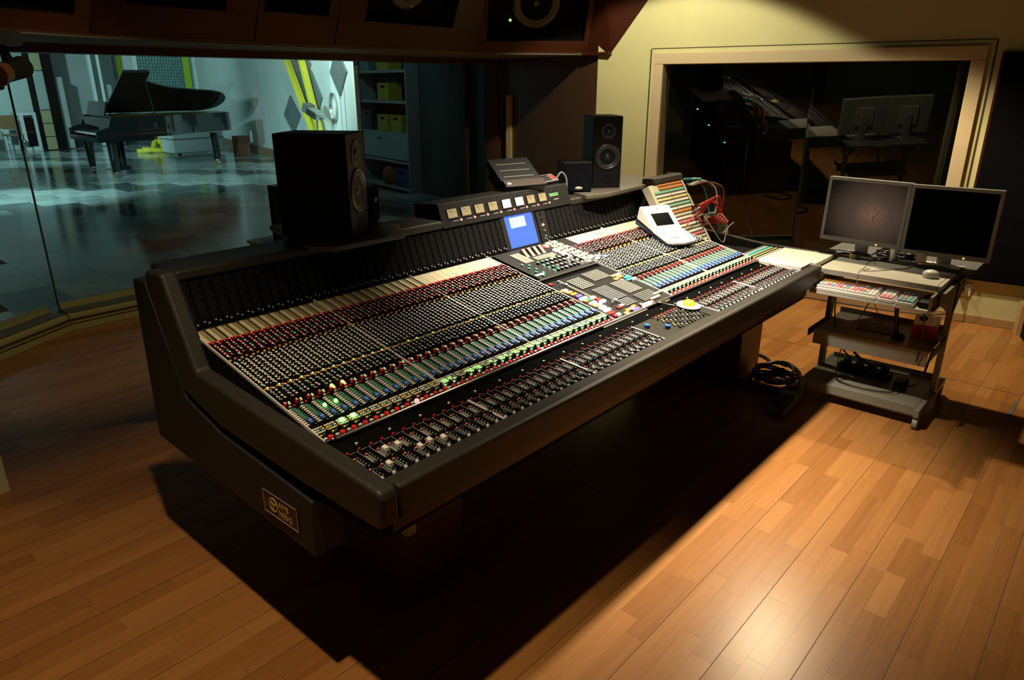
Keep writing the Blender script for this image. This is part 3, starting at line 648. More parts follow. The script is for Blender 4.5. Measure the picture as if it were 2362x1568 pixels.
# low rack behind the console, by the left loudspeaker
cr = empty('low_rack', (2.4, 3.6, 0), 'low dark wood rack behind the console beside the left loudspeaker', 'rack')
MB().bx(2.13, 2.75, 3.35, 3.98, 0, .84, DWOOD).build('body', cr, None, .004); MB().bx(2.12, 2.76, 3.34, 3.99, .84, .86, SHF).build('top', cr)
MB().bx(2.13, 2.17, 3.66, 3.70, .86, 1.20, BLK).build('upright', cr); MB().bx(2.13, 2.6, 3.40, 3.70, 1.17, 1.21, DWOOD).build('shelf', cr)
for z in (.90, 1.0, 1.09): MB().bx(2.2, 2.55, 3.42, 3.66, z - .04, z + .035, BLK).build('rack_unit', cr)
tag(MB().bx(2.13, 2.138, 3.40, 3.97, .862, 1.29, GLASS).build('clear_screen', None, None), 'clear acrylic screen standing on the low wood rack', 'screen')

# ================================================================== mixing console
con = empty('mixing_console', (2.6, 1.9, 0), 'large black recording console densely covered with knobs, faders and lit buttons', 'mixing console')
XL, XR, PW = .975, 3.855, .48 / 12
def cpart(mb, name, bevel=0., parent=None, M=None, seg=2): return mb.build(name, parent or con, M, bevel, seg)
# side panel with maker plate
def yz(pts, x0, x1, mt): return MB().prism([(x0, a, b) for a, b in pts], (x1 - x0, 0, 0), mt)
SP = [(2.54, 1.12), (2.56, .51), (1.556, .457), (1.551, .646), (2.05, .69), (2.27, .75), (2.445, 1.12)]
cpart(yz(SP, .915, 1.02, PANELG), 'side_panel', .006)
BO = [(1.262, .685), (1.60, .688), (2.05, .712), (2.30, .775), (2.44, 1.12), (2.44, 1.165), (2.32, 1.172), (2.172, .868), (1.246, .80), (1.236, .78), (1.236, .70)]
cpart(yz(BO, .918, .978, LEATH), 'armrest_bolster', .014, seg=3)
cpart(yz([(1.30, .70), (1.62, .70), (2.07, .72), (2.30, .78), (2.44, 1.12), (2.52, 1.12), (2.52, .62), (1.30, .62)], .96, 1.0, BLKM), 'inner_side')
cpart(yz([(1.50, .72), (1.547, .808), (2.287, .964), (2.36, 1.13), (2.40, 1.0), (2.30, .72)], .972, .979, BLKM), 'end_plate')
cpart(yz([(1.262, .685), (1.302, .688), (1.302, .795), (1.246, .80), (1.236, .79), (1.236, .70)], .978, 4.0, LEATH), 'front_armrest', .012, seg=3)
cpart(MB().bx(3.995, 4.008, 1.24, 1.31, .70, .80, BEIGE), 'armrest_end_cap', .003)
# chassis
cpart(MB().bx(1.0, 4.0, 1.31, 2.5, .60, .76, BLKM), 'chassis')
cpart(MB().bx(1.0, 4.25, 2.44, 2.54, .50, 1.10, PANELG), 'back_panel', .005)
cpart(MB().bx(.985, 4.0, 1.30, 1.34, .62, .75, DWOOD), 'front_fascia')
for x0, x1 in ((1.28, 1.55), (3.90, 4.20)):
    pd = cpart(MB().bx(x0, x1, 1.60, 2.35, .02, .62, DWOOD), 'pedestal', .004)
    cpart(MB().bx(x0 + .02, x1 - .02, 1.62, 2.33, 0, .02, BLK), 'foot', parent=pd)
cpart(MB().bx(1.14, 1.20, 1.42, 1.50, .52, .60, BEIGE).bx(1.15, 1.19, 1.43, 1.46, .46, .53, BEIGE), 'cable_bracket', .006)
# fader surface and rail
def slab(y0, z0, y1, z1, x0, x1, th, mt, name, bevel=0.):
    v = Vector((0, y1 - y0, z1 - z0)).normalized(); n = Vector((0, -v.z, v.y))
    return cpart(MB().prism([(x0, y0, z0), (x0, y1, z1), (x0, y1 - n.y * th, z1 - n.z * th), (x0, y0 - n.y * th, z0 - n.z * th)], (x1 - x0, 0, 0), mt), name, bevel)
slab(1.302, .781, 1.466, .796, XL, XR, .02, PANEL, 'fader_bed')
slab(1.462, .785, 1.55, .800, XL, XR, .02, PANEL, 'wrist_rail')
rs = MB()
for k in range(24): rs.cone((1.05 + k * .12, 1.506, .792), (1.05 + k * .12, 1.506, .7965), .004, .004, WHITE, 8)
cpart(rs, 'rail_screws')['kind'] = 'stuff'
cpart(MB().bx(2.32, 2.66, 1.535, 1.541, .775, .806, IVORY), 'rail_label'); cpart(MB().bx(2.80, 2.86, 1.535, 1.541, .775, .806, TAN), 'rail_label')
cpart(MB().tube([(1.01, 1.543, .812), (XR, 1.543, .812)], .0055, METAL, 8), 'front_trim_bar')
cpart(MB().bx(XL, XR, 1.300, 1.3045, .778, .7835, METAL), 'fader_trim_bar')
slab(1.547, .806, 2.287, .962, XL, XR, .03, PANEL, 'channel_bed')
slab(2.281, .961, 2.296, .9645, XL, XR, .012, METAL, 'rear_trim_bar')
AL = math.atan2(.156, .74)
CP = lambda x, v=0, n=0: Matrix.Translation((x, 1.547 + v * math.cos(AL) - n * math.sin(AL), .808 + v * math.sin(AL) + n * math.cos(AL))) @ Matrix.Rotation(AL, 4, 'X')
AF = math.atan2(.015, .164)
FP = lambda x: Matrix.Translation((x, 1.302, .782)) @ Matrix.Rotation(AF, 4, 'X')
for xd in (XL, XL + PW * 12, XL + PW * 24, XL + PW * 36, XL + PW * 48, XL + PW * 60, XR):
    cpart(MB().bx(-.002, .002, 0, .757, 0, .009, mat('divider_paint', (.62, .61, .57), .4)), 'divider_bar', M=CP(xd)); cpart(MB().bx(-.0035, .0035, 0, .165, 0, .005, MATS['divider_paint']), 'divider_bar', M=FP(xd))

KR = random.Random(21)
def knob(m, u, v, r, h, body, cap, n=8):
    if n == 8: u += KR.uniform(-.0008, .0008); v += KR.uniform(-.0012, .0012); h *= KR.uniform(.9, 1.12)
    m.cone((u, v, .002), (u, v, h), r, r * .82, body, n, True, True, cap)
    m.box((u, v + r * .5, h + .0006), (r * .35, r * .9, .0012), WHITE if cap is not WHITE else BLK)
def btn(m, u, v, w_, l_, h, mt): m.box((u, v, .002 + h / 2), (w_, l_, h), mt)
def strip_parts(var, rnd):
    kn = MB(); bt = MB(); C = PW / 2; a, b = C - .0095, C + .0095
    # bottom block: routing keys, pan
    lit = LEDGS if var == 'B' else IVORY
    for r_ in range(3):
        for c in range(4):
            mt = lit if (var == 'B' and r_ < 2 and rnd.random() < .75) else (GREEN if (c == 2 and r_ == 1) else (WHITE if rnd.random() < .85 else YEL))
            btn(bt, .007 + c * .0088, .046 + r_ * .0105, .0062, .0058, .0045, mt)
    btn(bt, C - .011, .031, .006, .006, .005, YEL if var == 'A' else LEDGS); btn(bt, C + .0, .033, .005, .005, .004, GREEN)
    knob(kn, C + .010, .033, .0052, .019, BLK, DGREY)
    btn(bt, .010, .012, .010, .008, .006, GREYK); btn(bt, .012, .003, .010, .004, .003, DGREY)
    # small fader zone .085-.20
    for k in range(10):
        btn(bt, .0085, .095 + k * .0100, .0105, .0052, .004, WHITE)
    btn(bt, .033, .20, .006, .006, .005, RED); btn(bt, .018, .198, .007, .006, .006, GREYK)
    for k in range(9): btn(bt, .0345, .093 + k * .0108, .0022, .0045, .0012, LINE)
    # pink/red row
    knob(kn, .012, .215, .0058, .012, RED, PINK); btn(bt, .027, .214, .007, .005, .004, WHITE)
    btn(bt, .030, .223, .004, .006, .004, LEDGS); btn(bt, .018, .226, .006, .005, .004, ORG)
    # aux section
    for r_ in range(5):
        v = .240 + r_ * .0150
        knob(kn, a, v, .0052, .0135, BLK, LBLUE if r_ in (1, 3) else DGREY); knob(kn, b, v + .004, .0052, .0135, BLK, LBLUE if r_ == 2 else GREYK)
        btn(bt, C, v + .008, .008, .0042, .004, IVORY)
    btn(bt, a, .318, .0075, .006, .005, ORG); btn(bt, b, .318, .0075, .006, .005, ORG if var == 'A' else YEL); btn(bt, C, .323, .006, .006, .005, LEDGS if rnd.random() < .8 else GREEN)
    # equaliser
    for r_ in range(11):
        v = .336 + r_ * .0158
        knob(kn, a, v, .0056, .0125, BLK, GREYK); knob(kn, b, v + .0055, .0056, .0125, BLK, GREYK if r_ % 3 else WHITE)
        btn(bt, C, v + .004, .0055, .005, .004, WHITE)
        btn(bt, a - .006, v + .008, .004, .003, .003, IVORY)
    # amber keys
    btn(bt, a, .521, .007, .006, .005, YEL); btn(bt, b, .526, .007, .006, .005, ORG)
    # dynamics / input
    for r_ in range(7):
        v = .538 + r_ * .0150
        knob(kn, a, v, .0055, .0145, BLK, (GREYK, PINK, RED, GREYK, RED, PINK, BLKM)[r_]); knob(kn, b, v + .006, .0055, .0145, BLK, (RED, IVORY, TEALP, RED, IVORY, RED, PINK)[r_])
        btn(bt, C, v + .005, .006, .0045, .004, IVORY if r_ % 2 else PINK)
    btn(bt, .010, .650, .013, .006, .006, RED); btn(bt, .029, .650, .013, .006, .006, RED)
    return kn, bt
rnd = random.Random(3)
VAR = {}
for key in ('A0', 'B0', 'A1', 'B1', 'A2', 'B2', 'A3', 'B3'):
    kn, bt = strip_parts(key[0], rnd); VAR[key] = (kn.mesh('rotary_knobs'), bt.mesh('push_buttons'))
plate = MB().bx(.001, PW - .001, .0, .653, -.002, .002, PANEL).mesh('channel_strip')
OLIVE = mat('olive_strip', (.26, .22, .10), .5)
tanp = MB().bx(.004, PW / 2 - .0015, .656, .744, 0, .005, TAN).bx(PW / 2 + .0015, PW - .004, .656, .744, 0, .004, OLIVE).mesh('label_plate')
tanp2 = MB().bx(.0012, PW / 2 - .0006, .656, .744, 0, .005, TAN).bx(PW / 2 + .0006, PW - .0012, .656, .744, 0, .005, TAN).mesh('label_plate')
mf = MB().bx(.0165, .0305, .090, .196, .002, .004, BLK).bx(.0185, .0200, .094, .192, .004, .0046, LINE).bx(.0225, .0285, .122, .188, .004, .0048, GREEN).mesh('monitor_fader_slot')
mcap = MB().bx(.0185, .0295, .092, .120, .004, .012, BLUE).bx(.0185, .0295, .1045, .1065, .0115, .0126, WHITE).mesh('monitor_fader_cap')
cut = MB(); cut.cone((.0275, .012, .002), (.0275, .012, .010), .0085, .0075, RED, 12); cut.box((.0275, .0015, .004), (.006, .004, .005), WHITE); cut = cut.mesh('cut_button')
cutl = MB(); cutl.cone((.0275, .012, .002), (.0275, .012, .010), .0085, .0075, LEDR, 12); cutl = cutl.mesh('cut_button')
gl = MB().box((.024, .150, .008), (.008, .010, .008), LEDG).mesh('green_lamp')
gl2 = MB().box((.020, .060, .008), (.014, .014, .006), LEDG).mesh('green_lamp')
al_ = MB().box((.020, .222, .010), (.008, .008, .010), LEDO).mesh('amber_lamp')
for k in range(72):
    if 36 <= k < 48: continue
    x = XL + k * PW; M = CP(x); left = k < 12
    st = inst('channel_strip', plate, con, M)
    key = ('A' if left or k in (14, 17) else 'B') + str((k * 7 // 3) % 4)
    tag(inst('rotary_knobs', VAR[key][0], st, M), kind='stuff'); tag(inst('push_buttons', VAR[key][1], st, M), kind='stuff')
    inst('label_plate', tanp if k < 24 else tanp2, st, M)
    inst('monitor_fader_slot', mf, st, M); inst('monitor_fader_cap', mcap, st, M)
    inst('cut_button', cutl if k == 8 else cut, st, M)
    if k in (2, 3): inst('green_lamp', gl, st, M); inst('green_lamp', gl2, st, M)
    if k in (4, 5): inst('amber_lamp', al_, st, M)

# fader strips
fpl = MB().bx(.001, PW - .001, .0, .164, -.001, .0015, PANEL)
def outline(m, u0, u1, v0, v1, t=.0009, z=.0015):
    for a in ((u0, u1, v0, v0 + t), (u0, u1, v1 - t, v1), (u0, u0 + t, v0, v1), (u1 - t, u1, v0, v1)): m.bx(*a, z, z + .0004, LINE)
outline(fpl, .004, .017, .088, .132); outline(fpl, .004, .017, .022, .066)
fpl.bx(.002, .0032, .086, .160, .0015, .002, LINE); fpl.bx(.002, PW - .002, .159, .1604, .0015, .002, LINE)
fpl.bx(.0255, .0285, .015, .150, .0012, .0017, BLKM)
fpl = fpl.mesh('fader_strip')
fb = MB()
btn(fb, .012, .161, .007, .006, .007, RED); btn(fb, .011, .128, .006, .006, .005, PINK); btn(fb, .011, .062, .006, .006, .005, PINK)
for k in range(4): btn(fb, .006 + 0 * k, .094 + k * .008, .0035, .005, .0025, GREYK); btn(fb, .0135, .094 + k * .008, .0035, .005, .0025, LINE)
for k in range(5): btn(fb, .0215, .080 + k * .012, .0025, .0025, .004, GREYK)
for k in range(4): btn(fb, .0215, .022 + k * .012, .0025, .0025, .004, GREYK); btn(fb, .010, .028 + k * .008, .009, .0025, .0015, LINE)
fb.lathe((.011, .012, .0015), [(.0052, 0), (.0048, .006), (.001, .0075)], GREYK, 10)
fb = fb.mesh('select_buttons')
def capm(mt): return MB().prism([(.0205, 0, .0017), (.0205, .022, .0017), (.0205, .020, .012), (.0205, .013, .009), (.0205, .009, .009), (.0205, .002, .012)], (.0135, 0, 0), mt).mesh('fader_cap')
capw, capk, capg = capm(WHITE), capm(BLK), capm(DGREY)
for k in range(72):
    if 36 <= k < 48: continue
    x = XL + k * PW; M = FP(x); st = inst('fader_strip', fpl, con, M)
    tag(inst('select_buttons', fb, st, M), kind='stuff')
    pos = .035 if k not in (2, 3) else .08
    if k < 12: pos = (.035, .04, .105, .10, .05, .055, .04, .035, .04, .05, .06, .05)[k]
    else: pos = .012 + .012 * rnd.random()
    cm = capw if k in (1, 2, 3, 4, 5, 6) else (capk if k < 24 else capg)
    inst('fader_cap', cm, st, M @ Matrix.Translation((0, pos, 0)))

# ------------------------------------------------------ centre section
ce = cpart(MB().bx(.003, PW * 12 - .003, .0, .40, -.001, .004, BLK), 'master_panel', .001, M=CP(XL + PW * 36))
CM = CP(XL + PW * 36)
KEYB = mat('keypad_beige', (.36, .34, .27), .5); KEYG = mat('keypad_grey', (.22, .22, .22), .5)
def grid(name, u0, v0, nu, nv, du, dv, w_, l_, h, mt):
    m = MB()
    for i in range(nu):
        for j in range(nv): m.box((u0 + i * du, v0 + j * dv, .004 + h / 2), (w_, l_, h), mt)
    return tag(m.build(name, ce, CM), kind='stuff')
grid('routing_keys', .13, .27, 6, 8, .0165, .0125, .0115, .0070, .007, KEYB)
grid('assign_keys', .085, .20, 2, 16, .009, .012, .007, .0070, .008, KEYB)
grid('bus_keys', .16, .12, 9, 11, .0125, .0115, .0080, .0070, .006, KEYG)
grid('machine_keys', .31, .13, 9, 10, .0125, .0118, .0080, .0070, .005, KEYB)
grid('group_keys', .27, .30, 8, 8, .0165, .0108, .0105, .0062, .005, KEYB)
grid('locate_keys', .17, .055, 7, 5, .0125, .0118, .0080, .0070, .006, KEYG)
grid('transport_keys', .30, .04, 11, 6, .0125, .0118, .0100, .0075, .005, DGREY)
def key(u, v, w_, l_, mt, h=.009): return MB().box((u, v, .004 + h / 2), (w_, l_, h), mt).build('master_button', ce, CM, .0015)
for i, (u, v, mt, w_) in enumerate([(.035, .300, LEDW, .03), (.012, .300, ORG, .014), (.035, .275, YEL, .036), (.040, .252, ORG, .040), (.045, .229, PURP, .040), (.048, .203, LEDWB, .046), (.03, .178, ORG, .02), (.055, .178, GREEN, .022), (.048, .152, LEDW, .044), (.03, .125, YEL, .026), (.058, .125, LEDWB, .024), (.048, .100, LEDW, .044), (.048, .075, LEDWB, .044), (.038, .045, RED, .04), (.03, .02, RED, .02), (.055, .02, LEDW, .024), (.095, .185, LEDW, .03), (.10, .163, RED, .03), (.105, .140, LEDWB, .036), (.118, .06, RED, .022), (.145, .065, IVORY, .026), (.13, .022, ORG, .03), (.10, .008, YEL, .03), (.165, .022, GREYK, .03), (.19, .03, ORG, .026), (.175, .008, PURP, .055), (.27, .012, LEDWB, .07), (.318, .012, PINK, .014), (.24, .022, PINK, .018), (.40, .285, YEL, .03), (.435, .285, LEDW, .04), (.425, .262, ORG, .045), (.38, .255, YEL, .03), (.455, .24, TEALP, .05), (.40, .235, PINK, .02), (.44, .218, TEALP, .04), (.47, .215, LEDW, .03), (.025, .375, RED, .02)]): key(u, v, w_, .017, mt)
for u, v in ((.055, .345), (.075, .335), (.12, .10)): MB().cone((u, v, .004), (u, v, .026), .004, .003, CHROME, 8).build('toggle', ce, CM)
for u, v in ((.08, .33), (.155, .105)):
    m = MB(); knob(m, u, v, .011, .02, LBLUE, LBLUE, 14); m.build('master_knob', ce, CM)
for u in (.35, .41): MB().box((u + .02, .028 + (u - .35) * .4, .010), (.075, .012, .010), IVORY).build('label_bar', ce, CM, .002)
# upper centre module
cu = cpart(MB().bx(.03, .60, .435, .745, .002, .008, mat('module_grey', (.018, .018, .017), .6, spec=.15)), 'monitor_module', .001, M=CM)
def ukey(u, v, w_, l_, mt, h=.008): return MB().box((u, v, .008 + h / 2), (w_, l_, h), mt).build('monitor_button', cu, CM, .0015)
for i in range(2):
    for j in range(7): ukey(.43 + i * .05 + j * .004, .72 - j * .037, .032, .024, LEDY)
for (u, v, mt) in ((.36, .70, RED), (.385, .70, IVORY), (.395, .64, LEDWB), (.40, .60, LEDWB), (.40, .565, LEDW)): ukey(u, v, .026, .03, mt)
m = MB()
for i in range(6):
    for j in range(9): m.box((.11 + i * .011, .60 + j * .012, .011), (.008, .008, .006), TAN)
for i in range(12):
    for j in range(3): m.box((.20 + i * .013, .60 + j * .012, .011), (.009, .008, .006), TAN)
tag(m.build('small_keys', cu, CM), kind='stuff')
for j in range(4): MB().box((.19 + j * .042, .675, .014), (.022, .055, .016), DGREY, Matrix.Rotation(.5, 3, 'X')).build('level_slider', cu, CM)
rk_ = random.Random(5)
for i in range(9):
    for j in range(4):
        u = .16 + i * .032 + rk_.random() * .004; v = .465 + j * .033
        m = MB(); big = rk_.random(); knob(m, u, v, .0095, .020, BLK if big < .7 else GREYK, GREEN if i < 2 else (DGREY if rk_.random() < .5 else GREYK), 10); m.build('monitor_knob', cu, CM)
for i in range(7):
    m = MB(); knob(m, .07 + (i % 2) * .028, .455 + i * .022, .008, .016, GREEN, GREEN, 10); m.build('monitor_knob', cu, CM)
MB().box((.30, .585, .016), (.012, .012, .012), LEDG).build('green_lamp', cu, CM)
for i in range(5): ukey(.43 + i * .035, .455 + (i % 2) * .02, .028, .018, WHITE if i != 4 else LBLUE, .012)
MB().box((.06, .47, .012), (.06, .014, .006), WHITE).build('label_bar', cu, CM)
cpart(MB().bx(.0, .60, .428, .434, .004, .010, METAL), 'divider_bar', M=CM)
# centre fader panel
cf = cpart(MB().bx(.003, PW * 12 - .003, 0, .164, -.001, .002, mat('centre_brown', (.020, .018, .012), .6, spec=.15)), 'group_fader_panel', M=FP(XL + PW * 36))
FM = FP(XL + PW * 36)
for i, (u, v) in enumerate(((.05, .12), (.115, .06))):
    m = MB(); m.cone((u, v, .002), (u, v, .016), .014, .012, BLUE, 14); m.build('jog_knob', cf, FM)
for i in range(9):
    m = MB(); x0 = .16 + i * .026
    btn(m, x0, .158, .006, .006, .006, RED); btn(m, x0 + .01, .150, .006, .006, .006, YEL if i < 3 else PINK)
    for j in range(9): btn(m, x0 + (j % 2) * .010, .024 + j * .0135, .006, .0075, .007, (BLK, DGREY, GREYK, YEL if i < 2 else DGREY)[(i + j) % 4])
    tag(m.build('group_buttons', cf, FM), kind='stuff')
MB().bx(.40, .474, .0, .10, .002, .006, BLK).build('blank_plate', cf, FM)

# ------------------------------------------------------ meter bridge
BRB = mat('bridge_black', (.003, .003, .003), .7, spec=.06)
slab(2.292, .966, 2.356, 1.140, XL, 3.80, .03, BRB, 'meter_bridge')
MV = Vector((0, 2.351 - 2.287, 1.144 - .968)).normalized(); MA = math.atan2(MV.z, MV.y)
MP = lambda x: Matrix.Translation((x, 2.2905, .9665)) @ Matrix.Rotation(MA, 4, 'X')
DOT = mat('meter_dot', (.022, .022, .022), .35, spec=.2); DOT2 = mat('meter_dot_bright', (.30, .30, .29), .3)
mm = MB().bx(.003, PW - .003, .004, .182, 0, .003, BRB)
for j in range(18):
    for u in (.011, .022): mm.box((u, .034 + j * .0082, .0036), (.006, .0036, .0012), DOT)
for j in range(5): mm.box((.031, .045 + j * .029, .004), (.0035, .007, .002), DOT)
mm.cone((.013, .020, .003), (.013, .020, .010), .0042, .0036, BLK, 8, True, True, DOT2); mm.cone((.028, .014, .003), (.028, .014, .010), .0042, .0036, BLK, 8, True, True, DOT2)
mm.bx(.0385, .0395, .004, .182, 0, .004, BLKM)
mm = mm.mesh('bargraph_meter')
for k in range(70):
    if 40 <= k < 47: continue
    inst('bargraph_meter', mm, con, MP(XL + k * PW))
# blue display
sc_ = cpart(MB().bx(-.03, .235, .0, .185, 0, .008, BLK), 'display_bezel', .003, M=MP(2.60))
MB().bx(0, .212, .008, .178, .008, .0085, SCRB).build('display_screen', sc_, MP(2.60))
MB().bx(.034, .150, .105, .160, .0085, .0088, SCRW).build('dialog_box', sc_, MP(2.60))
MB().bx(.034, .150, .157, .160, .0088, .0090, SCRB).bx(.050, .13, .138, .141, .0088, .009, SCRT).bx(.046, .14, .128, .130, .0088, .009, SCRT).build('dialog_text', sc_, MP(2.60))
tb = cpart(MB().bx(0, .07, 0, .185, 0, .006, BLK), 'talkback_panel', M=MP(2.845))
for j, mt in enumerate((DGREY, DGREY, LEDO, BLKM, BLKM)):
    MB().cone((.035, .03 + j * .030, .006), (.035, .03 + j * .030, .012), .006, .005, mt, 10).build('talkback_button', tb, MP(2.845))
# top trim
cpart(MB().bx(XL, 2.19, 2.335, 2.53, 1.128, 1.166, LEATH), 'top_trim', .012, seg=3)
cpart(MB().bx(3.15, 3.80, 2.335, 2.53, 1.118, 1.155, LEATH), 'top_trim', .012, seg=3)
# speaker shelves
SHB = mat('shelf_brown_black', (.075, .065, .05), .5, noise=.1)
cpart(MB().prism([(1.46, 2.30, 1.150), (1.53, 2.235, 1.150), (1.88, 2.235, 1.150), (1.99, 2.40, 1.150), (1.95, 2.80, 1.150), (1.60, 2.80, 1.150)], (0, 0, .022), SHB), 'speaker_shelf', .004)
cpart(MB().prism([(3.24, 2.30, 1.145), (3.40, 2.26, 1.145), (4.12, 2.31, 1.145), (4.20, 2.70, 1.145), (3.4, 2.72, 1.145)], (0, 0, .022), SHB), 'speaker_shelf', .004)
# VU housing
vu = cpart(MB().prism([(2.19, 2.335, 1.128), (2.19, 2.372, 1.236), (2.19, 2.53, 1.225), (2.19, 2.53, 1.10)], (.96, 0, 0), BLK), 'meter_housing', .004)
VA = math.atan2(.108, .037); VP = lambda x, v: Matrix.Translation((x, 2.335 + v * math.cos(VA), 1.128 + v * math.sin(VA))) @ Matrix.Rotation(VA, 4, 'X')
VX = (2.264, 2.354, 2.444, 2.539, 2.638, 2.735, 2.826, 2.920)
for i, x in enumerate(VX):
    hot = i in (4, 5); M = VP(x, .062)
    f = MB().bx(-.034, .034, -.026, .026, 0, .003, BLK).build('vu_meter', vu, M)
    MB().bx(-.029, .029, -.019, .021, .003, .0035, VUON if hot else VUDIM).build('dial_face', f, M)
    a = 2.1 if not hot else 1.3
    m = MB(); m.box((.016 * math.cos(a), .001 + .008, .0038), (.0012, .030, .0006), BLK, Matrix.Rotation(a - 1.57, 3, 'Z'))
    for t in range(7): m.box((-.02 + t * .0066, .012 - .0016 * (t - 3) ** 2 / 3, .0038), (.0010, .005, .0005), BLK)
    m.build('needle', f, M)
    MB().lathe((.048, -.034, 0), [(.0055, 0), (.0045, .004), (.0005, .0055)], LEDR, 10).build('peak_light', vu, M)
    MB().bx(-.005, .030, -.0355, -.0330, .0, .001, DOT2).build('meter_label', vu, M)
gd = MB()
for i in range(6):
    for j in (0, 1): gd.box((-.034 + i * .0125, -.003 + j * .009, .001), (.009, .0035, .001), LEDG)
gd.build('green_readout', vu, VP(3.02, .065)); MB().bx(-.01, .03, -.026, -.022, 0, .001, DOT2).build('meter_label', vu, VP(3.02, .065))

# ------------------------------------------------------ patch bay at the right end
PB0, PB1 = Vector((0, 2.0, .79)), Vector((0, 2.247, 1.165)); PV = (PB1 - PB0).normalized(); PA = math.atan2(PV.z, PV.y)
PBM = Matrix.Translation((3.80, 2.0, .79)) @ Matrix.Rotation(PA, 4, 'X'); PL = (PB1 - PB0).length
pb = cpart(MB().bx(0, .41, 0, PL, -.05, 0, IVORY), 'patch_bay', .003, M=PBM)
rows = ['O', 'G', 'W', 'W', 'Y', 'W', 'W', 'O', 'W', 'G', 'W', 'Y', 'W', 'G', 'O']
order = [TEALP, WHITE, IVORY, PINK, WHITE, IVORY, WHITE, PINK, WHITE, IVORY, ORG, WHITE, mat('mint_strip', (.20, .55, .36), .5), WHITE, mat('pale_yellow_strip', (.80, .66, .28), .5), WHITE, MATS['mint_strip'], ORG, ORG]
nr = len(order); dv = PL / nr
for i, mt in enumerate(order):
    v = i * dv
    x0 = .03 if i < nr - 2 else .10
    MB().bx(x0, .385, v + dv * .38, v + dv * .95, 0, .003, mt).build('label_strip', pb, PBM)
    m = MB().bx(x0, .385, v + dv * .02, v + dv * .34, 0, .001, BLK)
    for j in range(24): m.cone((x0 + .012 + j * (.36 - x0) / 24, v + dv * .18, .001), (x0 + .012 + j * (.36 - x0) / 24, v + dv * .18, .0016), .0022, .0022, TAN, 6)
    tag(m.build('jack_row', pb, PBM), kind='stuff')
    MB().box((.21, v + dv * .7, .004), (.006, dv * .5, .004), WHITE).build('strip_clip', pb, PBM)
MB().bx(.388, .408, 0, PL, 0, .006, IVORY).build('side_rail', pb, PBM, .002)
cpart(MB().prism([(3.86, 2.235, 1.166), (3.86, 2.252, 1.205), (3.86, 2.33, 1.20), (3.86, 2.33, 1.15)], (.36, 0, 0), LEATH), 'patch_bay_hood', .01)
cpart(yz([(2.0, .78), (2.247, 1.165), (2.262, 1.205), (2.36, 1.2), (2.50, 1.1), (2.50, .55), (2.0, .6)], 4.212, 4.235, LEATH), 'patch_side', .004)
# producer desk at the right end
cpart(MB().bx(3.86, 4.30, 1.302, 1.565, .78, .806, DESKW).bx(4.01, 4.30, 1.276, 1.302, .78, .806, DESKW), 'side_desk')
cpart(MB().bx(3.86, 4.30, 1.565, 2.02, .74, .775, BLKM), 'desk_well')
ds = cpart(MB().bx(3.86, 4.30, 1.570, 1.70, .765, .800, DGREY), 'desk_patch_frame')
for i, mt in enumerate((IVORY, BLK, YEL, BLK, IVORY, TEALP, TEALP, GREYK)): MB().bx(3.87, 4.28, 1.575 + i * .0125, 1.575 + i * .0125 + .010, .800, .804, mt).build('label_strip', ds)
cpart(yz([(1.276, .70), (1.276, .808), (1.70, .812), (2.05, .845), (2.30, .88), (2.5, .9), (2.5, .65), (1.276, .70)], 4.30, 4.335, LEATH), 'desk_side_lip', .008)
cpart(MB().bx(3.86, 4.30, 1.31, 2.45, .70, .765, BLKM), 'desk_body')

# maker's plate on the side
NM = Matrix(((0, 0, -1, .915), (-1, 0, 0, 1.815), (0, 1, 0, .512), (0, 0, 0, 1)))
npl = cpart(MB().bx(0, .185, 0, .078, 0, .003, mat('plate_maroon', (.05, .010, .010), .4)), 'maker_plate', .001, M=NM)
GOLD = mat('plate_gold', (.55, .47, .10), .4); 
m = MB()
for a in ((0, .185, 0, .002), (0, .185, .076, .078), (0, .002, 0, .078), (.183, .185, 0, .078)): m.bx(*a, .003, .004, LINE)
m.build('plate_border', npl, NM)
m = MB(); m.lathe((.055, .039, .003), [(.020, 0), (.020, .001), (.024, .001), (.024, 0)], GOLD, 24)
for a in range(3):
    t = a * 2.094 + .5; m.box((.055 + .009 * math.cos(t), .039 + .009 * math.sin(t), .0037), (.016, .006, .001), GOLD, Matrix.Rotation(t, 3, 'Z'))
m.build('emblem', npl, NM)
text('AMS', npl, NM @ Matrix.Translation((.082, .041, .0032)), .030, GOLD); text('NEVE', npl, NM @ Matrix.Translation((.082, .012, .0032)), .030, GOLD)

